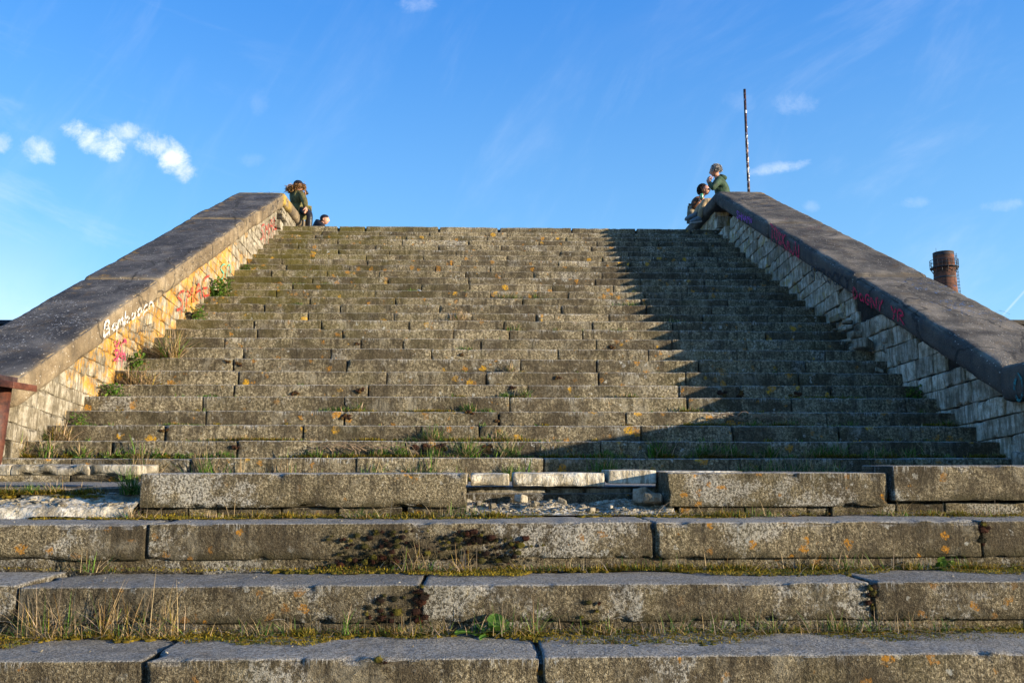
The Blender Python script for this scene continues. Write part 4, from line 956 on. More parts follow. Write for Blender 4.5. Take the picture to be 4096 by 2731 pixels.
o = mb.build('moss', M_MOSS, None, smooth=False); o['kind'] = 'stuff'; tag(o, 'golden green moss strips on the front treads and dark cushions on the risers', 'moss')
# small debris in the gap and on treads
mb = MB()
gp = []
for _ in range(1500):
    x = random.uniform(px(1082), px(1528)); y = random.uniform(5.2, 5.58); gp.append((x, y, float(fz_gap(np.array([x]), np.array([y]))[0]) + .003))
rocks(mb, gp[:1100], .005, .016, .5); rocks(mb, gp[1100:], .014, .034, .4)
for _ in range(12):
    x = random.uniform(px(1082), px(1528)); y = random.uniform(5.22, 5.5); rocks(mb, [(x, y, float(fz_gap(np.array([x]), np.array([y]))[0]) + .01)], .03, .06, .8)
for st_, yy0 in (('C', 4.95), ('B', 4.4), ('A', 3.9)):
    rocks(mb, [(random.uniform(-3, 3.2), yy0 + random.uniform(-.2, .15), LZ[st_] + .003) for _ in range(40)], .004, .012, .7)
lp = np.array(LEFT_CHIPS); lz = fz_left(lp[:, 0], lp[:, 1])
rocks(mb, [(a_[0], a_[1], z_ + .003) for a_, z_ in zip(lp[:400], lz[:400])], .005, .016, .5); rocks(mb, [(a_[0], a_[1], z_ + .004) for a_, z_ in zip(lp[400:], lz[400:])], .016, .05, .4)
o = mb.build('rubble', M_LIMED, None); o['kind'] = 'stuff'; tag(o, 'pale chips of broken limestone where the kerb blocks are missing', 'rubble')
for x_, y_, s_, lab in ((1200, 5.46, .085, 'rounded pale stone lying under the middle backing slab in the gap'), (1490, 5.4, .12, 'jagged pale stone leaning in the right end of the gap'), (1508, 5.3, .10, 'broken pale lump stuck to the end of the granite block right of the gap')):
    mb = MB(); p = (px(x_), y_, LZ['C'] + .07 + s_ * .3); rocks(mb, [p], s_, s_ * 1.1, 1.); o = mb.build('rock', M_LIMED, None); tag(o, lab, 'rock')
# dry twigs
for lab, u0, u1, v_, k, n in (('tangle of thin dry twigs lying over the lowest steps left of centre', 730, 910, 1040, 0, 12), ('dark pile of dry twigs in the shade on the lower right steps', 1640, 1830, 975, 2, 16)):
    p0 = base_at(u0, v_); p1 = base_at(u1, v_); t = thing('twig_pile', lab, 'twigs', ((p0 + p1) / 2))
    for _ in range(n):
        x = random.uniform(p0.x, p1.x); L_ = random.uniform(.15, .45); a = random.uniform(-.5, .5); sx = random.choice([-1, 1]); pts = []
        for q in np.linspace(0, 1, 8): pts.append((x + sx * L_ * q, p0.y - .04 - random.uniform(0, .02), p0.z + .015 + .07 * math.sin(q * 3.1) * random.uniform(.7, 1.1) + a * .08 * q + .05))
        mb = MB(); tube(mb, pts, [.0045 * (1 - .6 * q) for q in np.linspace(0, 1, 8)], 5); mb.build('twig', M_TWIG, t)
# litter
wm = simple('white_litter', (.75, .75, .74), .6, .1)
p = base_at(968, 667); mb = MB(); tube(mb, [(p.x - .045, p.y - .12, p.z + .055), (p.x + .03, p.y - .16, p.z + .012)], [.006, .006], 8); o = mb.build('cigarette_butt', wm, None); tag(o, 'white stick-like butt lying high on the steps beside a small weed', 'litter')
p = base_at(1683, 634)
mb = MB(); rock_box(mb, (p.x - .06, p.y - .12, p.z), (p.x + .06, p.y - .02, p.z + .035), seg=.02, r=.01, amp=.012, fr=20); o = mb.build('crumpled_paper', wm, None); tag(o, 'small crumpled white paper on the upper steps in the shade', 'litter')
# ================================================================= PEOPLE
def skinned(name, pts, edges, mat, parent, sub=2, root=None):
    """pts: {key: (position, radius)}; one continuous skinned surface"""
    keys = list(pts); ix = {k: i for i, k in enumerate(keys)}; o0 = wloc(parent)
    me = bpy.data.meshes.new(name); me.from_pydata([Vector(pts[k][0]) - o0 for k in keys], [(ix[a], ix[b]) for a, b in edges], [])
    o = bpy.data.objects.new(name, me); C.objects.link(o); o.parent = parent
    md = o.modifiers.new('skin', 'SKIN'); md.use_smooth_shade = True
    sv = me.skin_vertices
    lay = sv[0] if len(sv) else None
    if lay is None:
        import bmesh
        bm = bmesh.new(); bm.from_mesh(me); bm.verts.layers.skin.verify(); bm.to_mesh(me); bm.free(); lay = me.skin_vertices[0]
    for k in keys:
        r = pts[k][1]; lay.data[ix[k]].radius = r if isinstance(r, tuple) else (r, r)
    for rt_ in (root or [keys[0]]): lay.data[ix[rt_]].use_root = True
    sb = o.modifiers.new('sub', 'SUBSURF'); sb.levels = sub; sb.render_levels = sub
    me.materials.append(mat); return o
def head_mesh(mb, c, fwd, up, h, col):
    """head with brow, nose, jaw and ears; h = chin to crown"""
    fwd = Vector(fwd).normalized(); up = (Vector(up) - fwd * fwd.dot(Vector(up))).normalized(); rt_ = fwd.cross(up)
    n = 22; th_ = np.linspace(0.001, np.pi - .001, n); ph_ = np.linspace(0, 2 * np.pi, 2 * n + 1)[:-1]; A, B = np.meshgrid(th_, ph_, indexing='ij')
    x = np.sin(A) * np.sin(B); y = np.sin(A) * np.cos(B); z = np.cos(A)           # y forward, x right
    X = x * .36; Yv = y * .43; Zv = z * .50
    low = np.clip(-z, 0, 1); X = X * (1 - .38 * low ** 1.5); Yv = Yv * (1 - .12 * low) + .04 * low; Yv = np.where(y < 0, Yv * (1 - .30 * low), Yv)
    g = lambda a, b, s: np.exp(-((a) ** 2 + (b) ** 2) / (2 * s * s)); f = np.clip(y, 0, 1)
    Yv = Yv + f * (.11 * g(X / .7, (Zv + .07), .045) + .05 * g(X / .6, (Zv - .02) / 1.6, .045) + .03 * g(X / 2.6, Zv - .075, .03) - .05 * g((np.abs(X) - .14), Zv - .01, .05) + .03 * g(X / 2, (Zv + .20), .03) + .04 * g(X / 1.5, Zv + .42, .06))
    V = [tuple(Vector(c) + rt_ * (a * h) + fwd * (b * h) + up * (q * h)) for a, b, q in zip(X.ravel(), Yv.ravel(), Zv.ravel())]
    I = np.arange(n * 2 * n).reshape(n, 2 * n); J2 = np.roll(I, -1, 1); F = np.stack([I[:-1], I[1:], J2[1:], J2[:-1]], -1).reshape(-1, 4); mb.add(V, F, col)
    for s_ in (-1, 1):
        ec = Vector(c) + rt_ * (s_ * .355 * h) - up * .03 * h - fwd * .02 * h
        tube(mb, [ec - up * .12 * h, ec - up * .04 * h + fwd * -.02 * h, ec + up * .07 * h - fwd * .03 * h, ec + up * .11 * h], [.03 * h, .055 * h, .07 * h, .03 * h], 8, col)
    return fwd, up, rt_
def eyes(par, c, fwd, up, h, mat):
    fwd = Vector(fwd).normalized(); up = (Vector(up) - fwd * fwd.dot(Vector(up))).normalized(); rt_ = fwd.cross(up)
    for s_ in (-1, 1):
        e = Vector(c) + rt_ * (s_ * .14 * h) + fwd * .36 * h; mb = MB(); cushion(e.x, e.y, e.z, .035 * h, .035 * h, .025 * h, (1, 1, 1), 10, mb); mb.build('eye', mat, par)
def hand(mb, w_, dr, nr, s, col, curl=.7, side=1):
    """palm, four fingers and a thumb; dr towards the fingertips, nr out of the palm"""
    w_ = Vector(w_); dr = Vector(dr).normalized(); nr = (Vector(nr) - dr * dr.dot(Vector(nr))).normalized(); sd = dr.cross(nr)
    tube(mb, [w_ - dr * .02 * s, w_ + dr * .03 * s, w_ + dr * .085 * s], [.026 * s, .036 * s, .036 * s], 10, col)
    for i, L_ in enumerate((.062, .072, .068, .054)):
        p = w_ + dr * .085 * s + sd * ((i - 1.5) * .019 * s); pts = [p - dr * .02 * s]; a = 0
        for q in range(4): pts.append(p.copy()); a += curl * .55; p = p + (dr * math.cos(a) + nr * math.sin(a)) * (L_ * s / 3)
        tube(mb, pts, [.0095 * s, .0095 * s, .009 * s, .0085 * s, .007 * s], 7, col)
    p = w_ + dr * .025 * s + sd * side * -.03 * s; tube(mb, [p, p + (dr * .6 - sd * side * .8) * .03 * s, p + (dr * .9 - sd * side * .5 + nr * .5) * .06 * s, p + (dr - sd * side * .2 + nr * .9) * .075 * s], [.013 * s, .012 * s, .010 * s, .008 * s], 7, col)
def hair_mass(par, mat, c, r, n, ln, wd, cols, curl=.5, mask=None, flat=(1, 1, 1), name='hair'):
    mb = MB(); c = Vector(c)
    cc = cols[0]; cushion_ = []
    d = rng.normal(0, 1, (n, 3)); d /= np.linalg.norm(d, axis=1, keepdims=True)
    if mask is not None: d = d[mask(d)]
    P_ = np.array(c) + d * r * np.array(flat)
    for p, q in zip(P_, d):
        a = Vector(q); t = a.cross(Vector(rng.normal(0, 1, 3))).normalized(); L_ = ln * random.uniform(.6, 1.3); k = random.uniform(.7, 1.4)
        pts = [Vector(p) - a * ln * .2]; 
        for s_ in range(1, 4): pts.append(Vector(p) + a * L_ * s_ / 3 * (1 - curl * .4) + t * L_ * curl * math.sin(s_ * 1.3) - Vector((0, 0, 1)) * L_ * .12 * s_ * s_ / 3)
        tube(mb, pts, [wd, wd, wd * .7, wd * .2], 4, tuple(x * k for x in random.choice(cols)), cap=False)
    # inner mass so that no sky shows through
    dd = []; th_ = np.linspace(.001, np.pi - .001, 14); ph_ = np.linspace(0, 2 * np.pi, 25)[:-1]; A, B = np.meshgrid(th_, ph_, indexing='ij'); D_ = np.stack([np.sin(A) * np.cos(B), np.sin(A) * np.sin(B), np.cos(A)], -1).reshape(-1, 3)
    I = np.arange(14 * 24).reshape(14, 24); J2 = np.roll(I, -1, 1); F = np.stack([I[:-1], I[1:], J2[1:], J2[:-1]], -1).reshape(-1, 4)
    if mask is not None:
        ok = mask(D_); F = F[ok[F].all(1)]; u_, iv_ = np.unique(F, return_inverse=True); F = iv_.reshape(F.shape); D_ = D_[u_]
    mb.add(D_ * r * np.array(flat) * (1 + .06 * vnoise(D_ * 6)[:, None]) + np.array(c), F, cc)
    return mb.build(name, mat, par)
def shoe(par, name, heel, toe, upv, mat, sole, w_=.05):
    heel = Vector(heel); toe = Vector(toe); f = (toe - heel); L_ = f.length; f.normalize(); u = (Vector(upv) - f * f.dot(Vector(upv))).normalized(); s_ = f.cross(u)
    mb = MB(); N_ = 12; V = []; F = []; n = 14
    for i in range(N_ + 1):
        t = i / N_; wq = w_ * (.72 + .5 * math.sin(min(1, t * 1.15) * 2.2)) * (1 if .06 < t < .94 else .6) * .8; hq = .095 * (1 - t) ** .7 + .045 if t < .96 else .03
        for k in range(n):
            a = 2 * math.pi * k / n; V.append(heel + f * L_ * t + s_ * (math.cos(a) * wq) + u * ((math.sin(a) * .5 + .5) * hq + .016))
    for i in range(N_):
        for k in range(n): F.append((i * n + k, i * n + (k + 1) % n, (i + 1) * n + (k + 1) % n, (i + 1) * n + k))
    F.append(tuple([0, 1, 2, 3])); mb.add([tuple(v) for v in V], F); m_ = MB.build(mb, name, mat, par)
    mb = MB(); V = []; F = []
    for i in range(N_ + 1):
        t = i / N_; wq = w_ * (.74 + .5 * math.sin(min(1, t * 1.15) * 2.2)) * (1 if .06 < t < .94 else .6) * .84
        V += [tuple(heel + f * (L_ * t) + s_ * (a * wq) + u * b) for a, b in ((-1, 0), (1, 0), (1.04, .026), (-1.04, .026))]
    for i in range(N_):
        for k in range(4): F.append((i * 4 + k, i * 4 + (k + 1) % 4, (i + 1) * 4 + (k + 1) % 4, (i + 1) * 4 + k))
    F += [(3, 2, 1, 0), (N_ * 4, N_ * 4 + 1, N_ * 4 + 2, N_ * 4 + 3)]; mb.add(V, F); mb.build('sole', sole, m_, smooth=False)
    return m_
M_SKIN, T_ = newmat('skin'); pos, P_, K_, _ = base(T_)
finish(T_, T_.mix(T_.noise(pos, 30, 3), rgb(.42, .20, .13), rgb(.55, .30, .21)), .5, T_.noise(pos, 160, 2), .001, .4, .35)
def cloth(name, col, var=.3, rough=.85, bump=.02, scale=9): return simple(name, col, rough, var, scale, bump)
M_EYE = simple('eye_dark', (.02, .015, .012), .3, .1); M_HAIR = vcol('hair_strands', .55)
def c2(x, y, Y): return at(1100 + x / 5.2275, 650 + y / 5.2275, Y)
def c3(x, y, Y): return at(2600 + x / 4.182, 600 + y / 4.182, Y)
# 1. person in the olive parka on the left parapet
zc = ztL(16.2)
per = thing('person', 'person in olive parka with fur-trimmed hood hunched on the left parapet', 'person', (-4.1, 17.9, zc))
S_ = 1.0
pel = c2(530, 985, 17.85); pel.z = zc + .10; ch_ = c2(455, 790, 17.85); nk = c2(480, 620, 17.8); hd = c2(482, 500, 17.75)
shR = c2(560, 665, 17.68); elR = c2(628, 830, 17.55); wrR = c2(640, 950, 17.5); shL = c2(360, 680, 18.0); elL = c2(520, 800, 18.15); wrL = c2(606, 690, 18.1)
hpR = c2(560, 1010, 17.75); knR = c2(728, 1060, 17.52); anR = c2(722, 1345, 17.5); hpL = c2(545, 1015, 17.95); knL = c2(700, 1120, 17.78); anL = c2(690, 1370, 17.76)
for a in (anR, anL): a.z = SZ[27] + .09
P1 = {'pel': (pel, .10), 'ch': (ch_, .12), 'nk': (nk, .05), 'hd': (hd, .07), 'sr': (shR, .05), 'er': (elR, .038), 'wr': (wrR, .026), 'sl': (shL, .05), 'el': (elL, .038), 'wl': (wrL, .026),
      'hr': (hpR, .075), 'kr': (knR, .055), 'ar': (anR, .04), 'hl': (hpL, .075), 'kl': (knL, .055), 'al': (anL, .04)}
E1 = [('pel', 'ch'), ('ch', 'nk'), ('nk', 'hd'), ('ch', 'sr'), ('sr', 'er'), ('er', 'wr'), ('ch', 'sl'), ('sl', 'el'), ('el', 'wl'), ('pel', 'hr'), ('hr', 'kr'), ('kr', 'ar'), ('pel', 'hl'), ('hl', 'kl'), ('kl', 'al')]
body = skinned('body', P1, E1, M_SKIN, per)
mb = MB(); head_mesh(mb, hd, (.75, -.1, -.55), (.2, 0, 1), .22, (1, 1, 1)); hd_o = mb.build('head', M_SKIN, per)
mb = MB(); hand(mb, wrR, wrR - elR, (-1, 0, 0), 1, (1, 1, 1)); mb.build('hand', M_SKIN, per)
mb = MB(); hand(mb, wrL, wrL - elL, (0, -.6, .6), 1, (1, 1, 1), 1.0, -1); mb.build('hand', M_SKIN, per)
par_m = cloth('olive_cotton', (.125, .115, .045), .5, .9, .04, 7)
J1 = {'pel': (pel + Vector((.02, 0, -.06)), .19), 'w': ((pel + ch_) / 2, .165), 'ch': (ch_, .19), 'nk': (nk - Vector((0, 0, .01)), .125), 'sr': (shR, .085), 'er': (elR, .068), 'wr': (wrR, .052), 'sl': (shL, .085), 'el': (elL, .068), 'wl': (wrL, .05)}
J1['hem'] = (c2(610, 1040, 17.72), .175)
skinned('parka', J1, [('pel', 'w'), ('w', 'ch'), ('ch', 'nk'), ('ch', 'sr'), ('sr', 'er'), ('er', 'wr'), ('ch', 'sl'), ('sl', 'el'), ('el', 'wl'), ('pel', 'hem')], par_m, per)
blk_m = simple('black_leather', (.018, .018, .022), .35, .3, 14, .012)
T1 = {'pel': (pel - Vector((0, 0, .02)), .12), 'hr': (hpR, .098), 'kr': (knR, .075), 'ar': (anR, .055), 'hl': (hpL, .098), 'kl': (knL, .075), 'al': (anL, .055)}
skinned('trousers', T1, [('pel', 'hr'), ('hr', 'kr'), ('kr', 'ar'), ('pel', 'hl'), ('hl', 'kl'), ('kl', 'al')], blk_m, per)
sole_m = simple('rubber_sole', (.16, .15, .14), .8, .2); bshoe = simple('black_shoe', (.02, .02, .022), .5, .2)
for a in (anR, anL): shoe(per, 'shoe', (a.x - .07, a.y, SZ[27]), (a.x + .19, a.y - .05, SZ[27]), (0, 0, 1), bshoe, sole_m)
capc = hd + Vector((.0, 0, .035))
hair_mass(per, M_HAIR, capc, .105, 0, .012, .008, [(.012, .012, .016)], mask=lambda d: d[:, 2] > -.1, flat=(1.0, 1, .98), name='cap')
fc = c2(440, 535, 17.80); mbh = MB()
for q in range(1500):
    a = random.uniform(0, 6.28); rr_ = .165 * random.uniform(.55, 1.05); p = fc + Vector((math.cos(a) * rr_ * 1.02, math.sin(a) * rr_ * .9, math.sin(a) * .01 + .035 * math.cos(a))) + Vector((random.gauss(0, .018), random.gauss(0, .018), random.gauss(0, .03)))
    d = Vector((math.cos(a), math.sin(a), random.uniform(-.7, .7))).normalized(); L_ = random.uniform(.03, .065); cc = random.choice([(.30, .16, .06), (.20, .10, .035), (.42, .26, .12), (.10, .05, .02)])
    tube(mbh, [p, p + d * L_ * .5, p + d * L_ + Vector((0, 0, -.01))], [.007, .006, .001], 4, cc, cap=False)
tube(mbh, [fc + Vector((math.cos(a) * .16, math.sin(a) * .14, .035 * math.cos(a))) for a in np.linspace(0, 6.283, 20)], .04, 8, (.16, .08, .03), cap=False)
mbh.build('fur_trim', M_HAIR, per)
mb = MB(); q = c2(650, 620, 18.05); tube(mb, [q + Vector((-.02, 0, .05)), q + Vector((.0, 0, .0)), q + Vector((.035, 0, -.045))], [.02, .035, .03], 10); o = mb.build('dark_mug', bshoe, None); tag(o, 'small dark object held up to the face by the person in the olive parka', 'cup')
# 2. person in the black beanie sitting on the far edge of the platform
zp = SZ[27]
hb = c2(1045, 1200, 19.0)
per = thing('person', 'person in black beanie and jacket, only head and shoulders above the top step', 'person', (hb.x - .2, 19.05, zp))
pel = Vector((hb.x - .33, 19.05, zp + .10)); ch_ = c2(925, 1330, 19.03); nk = c2(990, 1275, 19.0)
shA = c2(985, 1345, 18.86); shB = c2(900, 1320, 19.2); elA = shA + Vector((.12, -.04, -.22)); wrA = elA + Vector((.22, .05, .03)); elB = shB + Vector((.14, .05, -.24)); wrB = elB + Vector((.22, -.03, .03))
knA = pel + Vector((.42, -.10, .10)); anA = Vector((knA.x + .12, knA.y, zp - .30)); knB = pel + Vector((.42, .12, .10)); anB = Vector((knB.x + .12, knB.y + .2, zp - .30))
knA.y = 19.2; anA.y = 19.45; knB.y = 19.4; anB.y = 19.6; anA.z = anB.z = zp - .09
PTS = {'pel': (pel, .10), 'ch': (ch_, .11), 'nk': (nk, .055), 'hd': (hb, .07), 'sa': (shA, .05), 'ea': (elA, .04), 'wa': (wrA, .028), 'sb': (shB, .05), 'eb': (elB, .04), 'wb': (wrB, .028), 'ka': (knA, .06), 'aa': (anA, .045), 'kb': (knB, .06), 'ab': (anB, .045)}
ED = [('pel', 'ch'), ('ch', 'nk'), ('nk', 'hd'), ('ch', 'sa'), ('sa', 'ea'), ('ea', 'wa'), ('ch', 'sb'), ('sb', 'eb'), ('eb', 'wb'), ('pel', 'ka'), ('ka', 'aa'), ('pel', 'kb'), ('kb', 'ab')]
skinned('body', PTS, ED, M_SKIN, per)
mb = MB(); head_mesh(mb, hb, (.96, -.22, -.12), (.1, 0, 1), .225, (1, 1, 1)); mb.build('head', M_SKIN, per); eyes(per, hb, (.96, -.22, -.12), (.1, 0, 1), .225, M_EYE)
mb = MB(); hand(mb, wrA, (1, 0, 0), (0, 0, -1), 1, (1, 1, 1)); mb.build('hand', M_SKIN, per)
mb = MB(); hand(mb, wrB, (1, 0, 0), (0, 0, -1), 1, (1, 1, 1)); mb.build('hand', M_SKIN, per)
bj = cloth('black_jacket', (.014, .014, .020), .4, .8, .03)
skinned('jacket', {'pel': (pel, .15), 'ch': (ch_, .155), 'co': (c2(985, 1290, 19.0), .075), 'ba': (c2(880, 1250, 19.12), .085), 'sa': (shA, .085), 'ea': (elA, .065), 'wa': (wrA, .045), 'sb': (shB, .085), 'eb': (elB, .065), 'wb': (wrB, .045)},
        [('pel', 'ch'), ('ch', 'co'), ('ch', 'ba'), ('ch', 'sa'), ('sa', 'ea'), ('ea', 'wa'), ('ch', 'sb'), ('sb', 'eb'), ('eb', 'wb')], bj, per)
skinned('trousers', {'pel': (pel, .12), 'ka': (knA, .08), 'aa': (anA, .06), 'kb': (knB, .08), 'ab': (anB, .06)}, [('pel', 'ka'), ('ka', 'aa'), ('pel', 'kb'), ('kb', 'ab')], blk_m, per)
hair_mass(per, M_HAIR, hb + Vector((-.012, 0, .028)), .108, 0, .006, .008, [(.012, .012, .018)], mask=lambda d: d[:, 2] - .25 * d[:, 0] > -.10, flat=(.98, .82, .92), name='beanie')
hair_mass(per, M_HAIR, hb + Vector((-.02, 0, .0)), .098, 60, .006, .006, [(.03, .02, .014)], mask=lambda d: (d[:, 0] < .05) & (d[:, 2] > -.5), flat=(.95, .80, 1.0), name='hair')
# 3. grey-haired person in the dark green jacket on the right parapet
zc = ztR(16.1)
per = thing('person', 'grey-haired person in green hooded jacket and beige trousers sitting on the right parapet', 'person', (4.7, 17.25, zc))
YB = 17.25
pel = c3(1190, 760, YB); pel.z = zc + .11; ch_ = c3(1175, 560, YB); nk = c3(1115, 430, YB); hd = c3(1082, 352, YB - .03)
shA = c3(1130, 510, YB - .17); elA = c3(1050, 650, YB - .28); wrA = c3(1000, 530, YB - .16); shB = c3(1190, 500, YB + .17); elB = c3(1080, 640, YB + .2); wrB = c3(985, 560, YB + .02)
hA = pel + Vector((-.05, -.11, -.02)); kA = c3(900, 850, YB - .15); aA = c3(835, 1150, YB - .10); hB = pel + Vector((-.05, .12, -.02)); kB = c3(865, 915, YB + .18); aB = c3(735, 1110, YB + .20)
aA.x = min(aA.x, 4.50); 
PTS = {'pel': (pel, .11), 'ch': (ch_, .12), 'nk': (nk, .055), 'hd': (hd, .07), 'sa': (shA, .05), 'ea': (elA, .04), 'wa': (wrA, .028), 'sb': (shB, .05), 'eb': (elB, .04), 'wb': (wrB, .028), 'ha': (hA, .08), 'ka': (kA, .055), 'aa': (aA, .038), 'hb': (hB, .08), 'kb': (kB, .055), 'ab': (aB, .038)}
ED = [('pel', 'ch'), ('ch', 'nk'), ('nk', 'hd'), ('ch', 'sa'), ('sa', 'ea'), ('ea', 'wa'), ('ch', 'sb'), ('sb', 'eb'), ('eb', 'wb'), ('pel', 'ha'), ('ha', 'ka'), ('ka', 'aa'), ('pel', 'hb'), ('hb', 'kb'), ('kb', 'ab')]
skinned('body', PTS, ED, M_SKIN, per)
fdir = (-.80, .52, -.12)
mb = MB(); head_mesh(mb, hd, fdir, (-.12, 0, 1), .24, (1, 1, 1)); mb.build('head', M_SKIN, per); eyes(per, hd, fdir, (-.12, 0, 1), .24, M_EYE)
mb = MB(); hand(mb, wrA, (-.1, .1, 1), (.7, .6, 0), 1.05, (1, 1, 1), .9); mb.build('hand', M_SKIN, per)
mb = MB(); hand(mb, wrB, (-.3, -.2, .9), (.7, -.5, 0), 1.0, (1, 1, 1), .9, -1); mb.build('hand', M_SKIN, per)
gj = cloth('green_jacket', (.028, .060, .034), .45, .75, .035, 6)
skinned('jacket', {'pel': (pel + Vector((.04, 0, -.02)), .17), 'w': ((pel + ch_) / 2 + Vector((.05, 0, 0)), .17), 'ch': (ch_ + Vector((.02, 0, 0)), .17), 'co': (c3(1125, 455, YB), .085), 'sa': (shA, .092), 'ea': (elA, .078), 'wa': (wrA - Vector((0, 0, .02)), .052), 'sb': (shB, .092), 'eb': (elB, .075), 'wb': (wrB - Vector((0, 0, .02)), .05)},
        [('pel', 'w'), ('w', 'ch'), ('ch', 'co'), ('ch', 'sa'), ('sa', 'ea'), ('ea', 'wa'), ('ch', 'sb'), ('sb', 'eb'), ('eb', 'wb')], gj, per)
skinned('hood', {'a': (c3(1165, 445, YB), .055), 'b': (c3(1230, 455, YB + .0), .072), 'c': (c3(1275, 500, YB), .055), 'd': (c3(1230, 470, YB - .10), .06), 'e': (c3(1230, 470, YB + .10), .06)}, [('a', 'b'), ('b', 'c'), ('b', 'd'), ('b', 'e')], gj, per)
bt = cloth('beige_cotton', (.36, .27, .165), .3, .9, .03, 8)
skinned('trousers', {'pel': (pel - Vector((0, 0, .02)), .14), 'ha': (hA, .105), 'ka': (kA, .082), 'aa': (aA, .062), 'hb': (hB, .105), 'kb': (kB, .082), 'ab': (aB, .062)}, [('pel', 'ha'), ('ha', 'ka'), ('ka', 'aa'), ('pel', 'hb'), ('hb', 'kb'), ('kb', 'ab')], bt, per)
gs = simple('grey_canvas', (.16, .19, .21), .8, .25, 30); gsole = simple('grey_sole', (.20, .18, .155), .8, .2, 20)
ts = c3(590, 1185, YB + .16); hs = c3(790, 1150, YB + .20); shoe(per, 'shoe', hs, ts, (.1, -.42, .9), gs, gsole, .056)
ts = c3(668, 1235, YB - .12); hs = c3(868, 1205, YB - .10); shoe(per, 'shoe', hs, ts, (.05, -.12, 1), gs, simple('pale_sole', (.4, .4, .38), .8, .1), .05)
hair_mass(per, M_HAIR, hd + Vector((.028, -.015, .03)), .108, 380, .04, .0055, [(.22, .20, .18), (.42, .40, .37), (.12, .11, .10), (.30, .28, .25)], .6, mask=lambda d: (-d[:, 0] * .80 + d[:, 1] * .52 < .50 + .55 * (d[:, 2] > .45)) & (d[:, 2] > -.55))
# 4. curly-haired person with sunglasses
YC = 18.0
per = thing('person', 'dark curly-haired person in sunglasses and rust-brown jacket sitting with bent knees behind the beige legs', 'person', (4.65, 18.15, zc))
pel = c3(770, 1010, 18.12); pel.z = max(pel.z, zc + .10); pel.x = 4.66; ch_ = c3(795, 880, 18.08); nk = c3(870, 775, 18.02); hd = c3(925, 672, 17.98)
shA = c3(770, 850, 17.92); elA = c3(725, 985, 17.85); wrA = c3(835, 860, 17.82); shB = c3(870, 835, 18.2); elB = c3(880, 950, 18.25); wrB = c3(800, 1000, 18.1)
hA = pel + Vector((-.04, -.09, 0)); kA = c3(665, 1062, 17.85); aA = c3(735, 1130, 17.7); hB = pel + Vector((-.04, .1, 0)); kB = c3(690, 1050, 18.2); aB = c3(735, 1170, 18.05)
PTS = {'pel': (pel, .10), 'ch': (ch_, .11), 'nk': (nk, .05), 'hd': (hd, .065), 'sa': (shA, .048), 'ea': (elA, .038), 'wa': (wrA, .027), 'sb': (shB, .048), 'eb': (elB, .038), 'wb': (wrB, .027), 'ha': (hA, .075), 'ka': (kA, .055), 'aa': (aA, .04), 'hb': (hB, .075), 'kb': (kB, .055), 'ab': (aB, .04)}
skinned('body', PTS, ED, M_SKIN, per)
fdir = (.86, -.48, -.02); upd = (-.15, 0, 1)
mb = MB(); f_, u_v, r_v = head_mesh(mb, hd, fdir, upd, .225, (1, 1, 1)); mb.build('head', M_SKIN, per)
mb = MB()
for s_ in (-1, 1):
    e = hd + r_v * (s_ * .035) + f_ * .094 + u_v * .004; tube(mb, [e - f_ * .004, e + f_ * .004], [.024, .024], 16)
    tube(mb, [e + r_v * (s_ * .022), e + r_v * (s_ * .045) - f_ * .03, e + r_v * (s_ * .045) - f_ * .10], .003, 6)
tube(mb, [hd + r_v * .012 + f_ * .10 + u_v * .008, hd - r_v * .012 + f_ * .10 + u_v * .008], .003, 6)
mb.build('sunglasses', simple('dark_lens', (.01, .01, .012), .08, .1, 5, 0, 0, None, .6), per)
mb = MB(); hand(mb, wrA, (.3, .0, 1), (.8, .6, 0), 1.0, (1, 1, 1), 1.1); mb.build('hand', M_SKIN, per)
mb = MB(); hand(mb, wrB, (-.8, -.3, -.1), (0, 0, -1), 1.0, (1, 1, 1), .6, -1); mb.build('hand', M_SKIN, per)
rj = cloth('rust_brown_fabric', (.10, .040, .014), .65, .75, .04, 5)
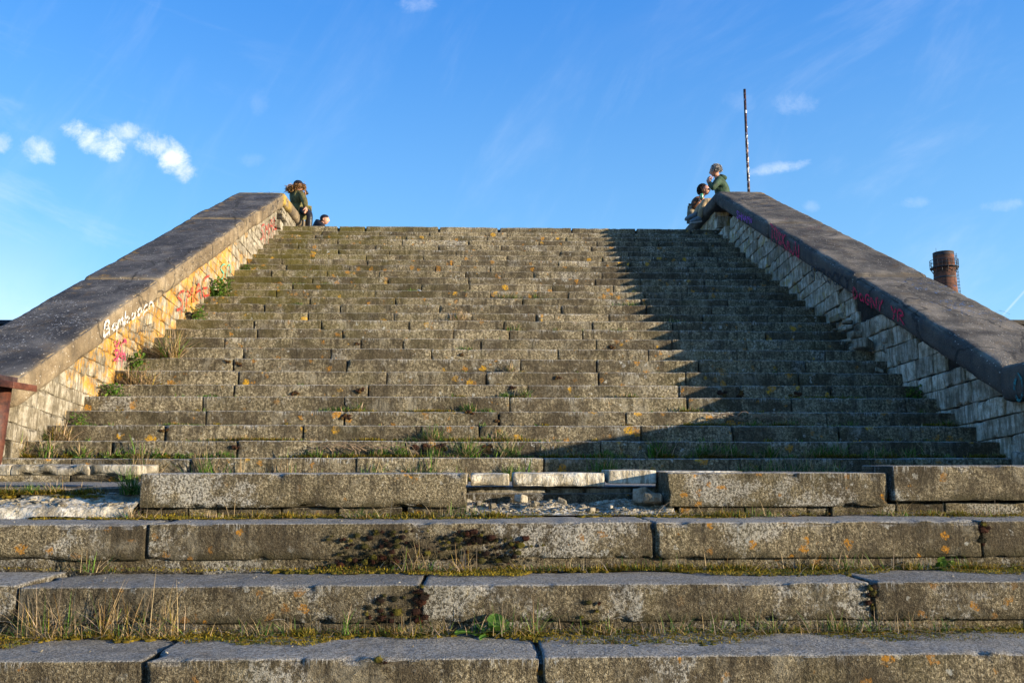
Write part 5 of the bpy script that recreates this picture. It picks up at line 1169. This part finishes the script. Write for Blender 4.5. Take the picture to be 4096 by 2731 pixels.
skinned('jacket', {'pel': (pel + Vector((0, 0, .03)), .13), 'w': ((pel + ch_) / 2, .135), 'ch': (ch_, .135), 'co': (nk - Vector((.01, 0, .03)), .075), 'sa': (shA, .08), 'ea': (elA, .072), 'wa': (wrA - Vector((.01, 0, .02)), .045), 'sb': (shB, .08), 'eb': (elB, .068), 'wb': (wrB, .045)},
        [('pel', 'w'), ('w', 'ch'), ('ch', 'co'), ('ch', 'sa'), ('sa', 'ea'), ('ea', 'wa'), ('ch', 'sb'), ('sb', 'eb'), ('eb', 'wb')], rj, per)
kt = cloth('khaki_cotton', (.19, .155, .10), .3, .9, .03, 8)
skinned('trousers', {'pel': (pel - Vector((0, 0, .02)), .12), 'ha': (hA, .10), 'ka': (kA, .085), 'aa': (aA, .06), 'hb': (hB, .10), 'kb': (kB, .08), 'ab': (aB, .06)}, [('pel', 'ha'), ('ha', 'ka'), ('ka', 'aa'), ('pel', 'hb'), ('hb', 'kb'), ('kb', 'ab')], kt, per)
for a in (aA, aB): shoe(per, 'shoe', (a.x + .06, a.y, a.z - .1), (a.x - .17, a.y - .08, a.z - .1), (0, 0, 1), bshoe, sole_m, .045)
hair_mass(per, M_HAIR, hd + Vector((-.055, .03, .025)), .112, 620, .035, .0065, [(.014, .009, .007), (.03, .018, .012), (.05, .03, .02)], 1.0, mask=lambda d: (d[:, 0] * .86 - d[:, 1] * .48 < .30 + .5 * (d[:, 2] > .55)), flat=(.95, .9, 1.08))
# the can
cb = c3(868, 815, 17.76); mb = MB(); ct_ = c3(862, 730, 17.76)
ax_ = (ct_ - cb).normalized(); tube(mb, [cb, cb + ax_ * .006, cb + ax_ * .10, cb + ax_ * .112], [.026, .033, .033, .027], 20)
can = thing('drink_can', 'green and silver drink can held by the curly-haired person', 'can', cb)
mb.build('can_body', simple('green_can', (.05, .32, .14), .3, .6, 18, 0, .4, (.35, .42, .38)), can)
mb = MB(); tube(mb, [cb + ax_ * .112, cb + ax_ * .114], [.025, .025], 20); mb.build('lid', simple('can_alu', (.6, .6, .62), .3, .1, 5, 0, .9), can)
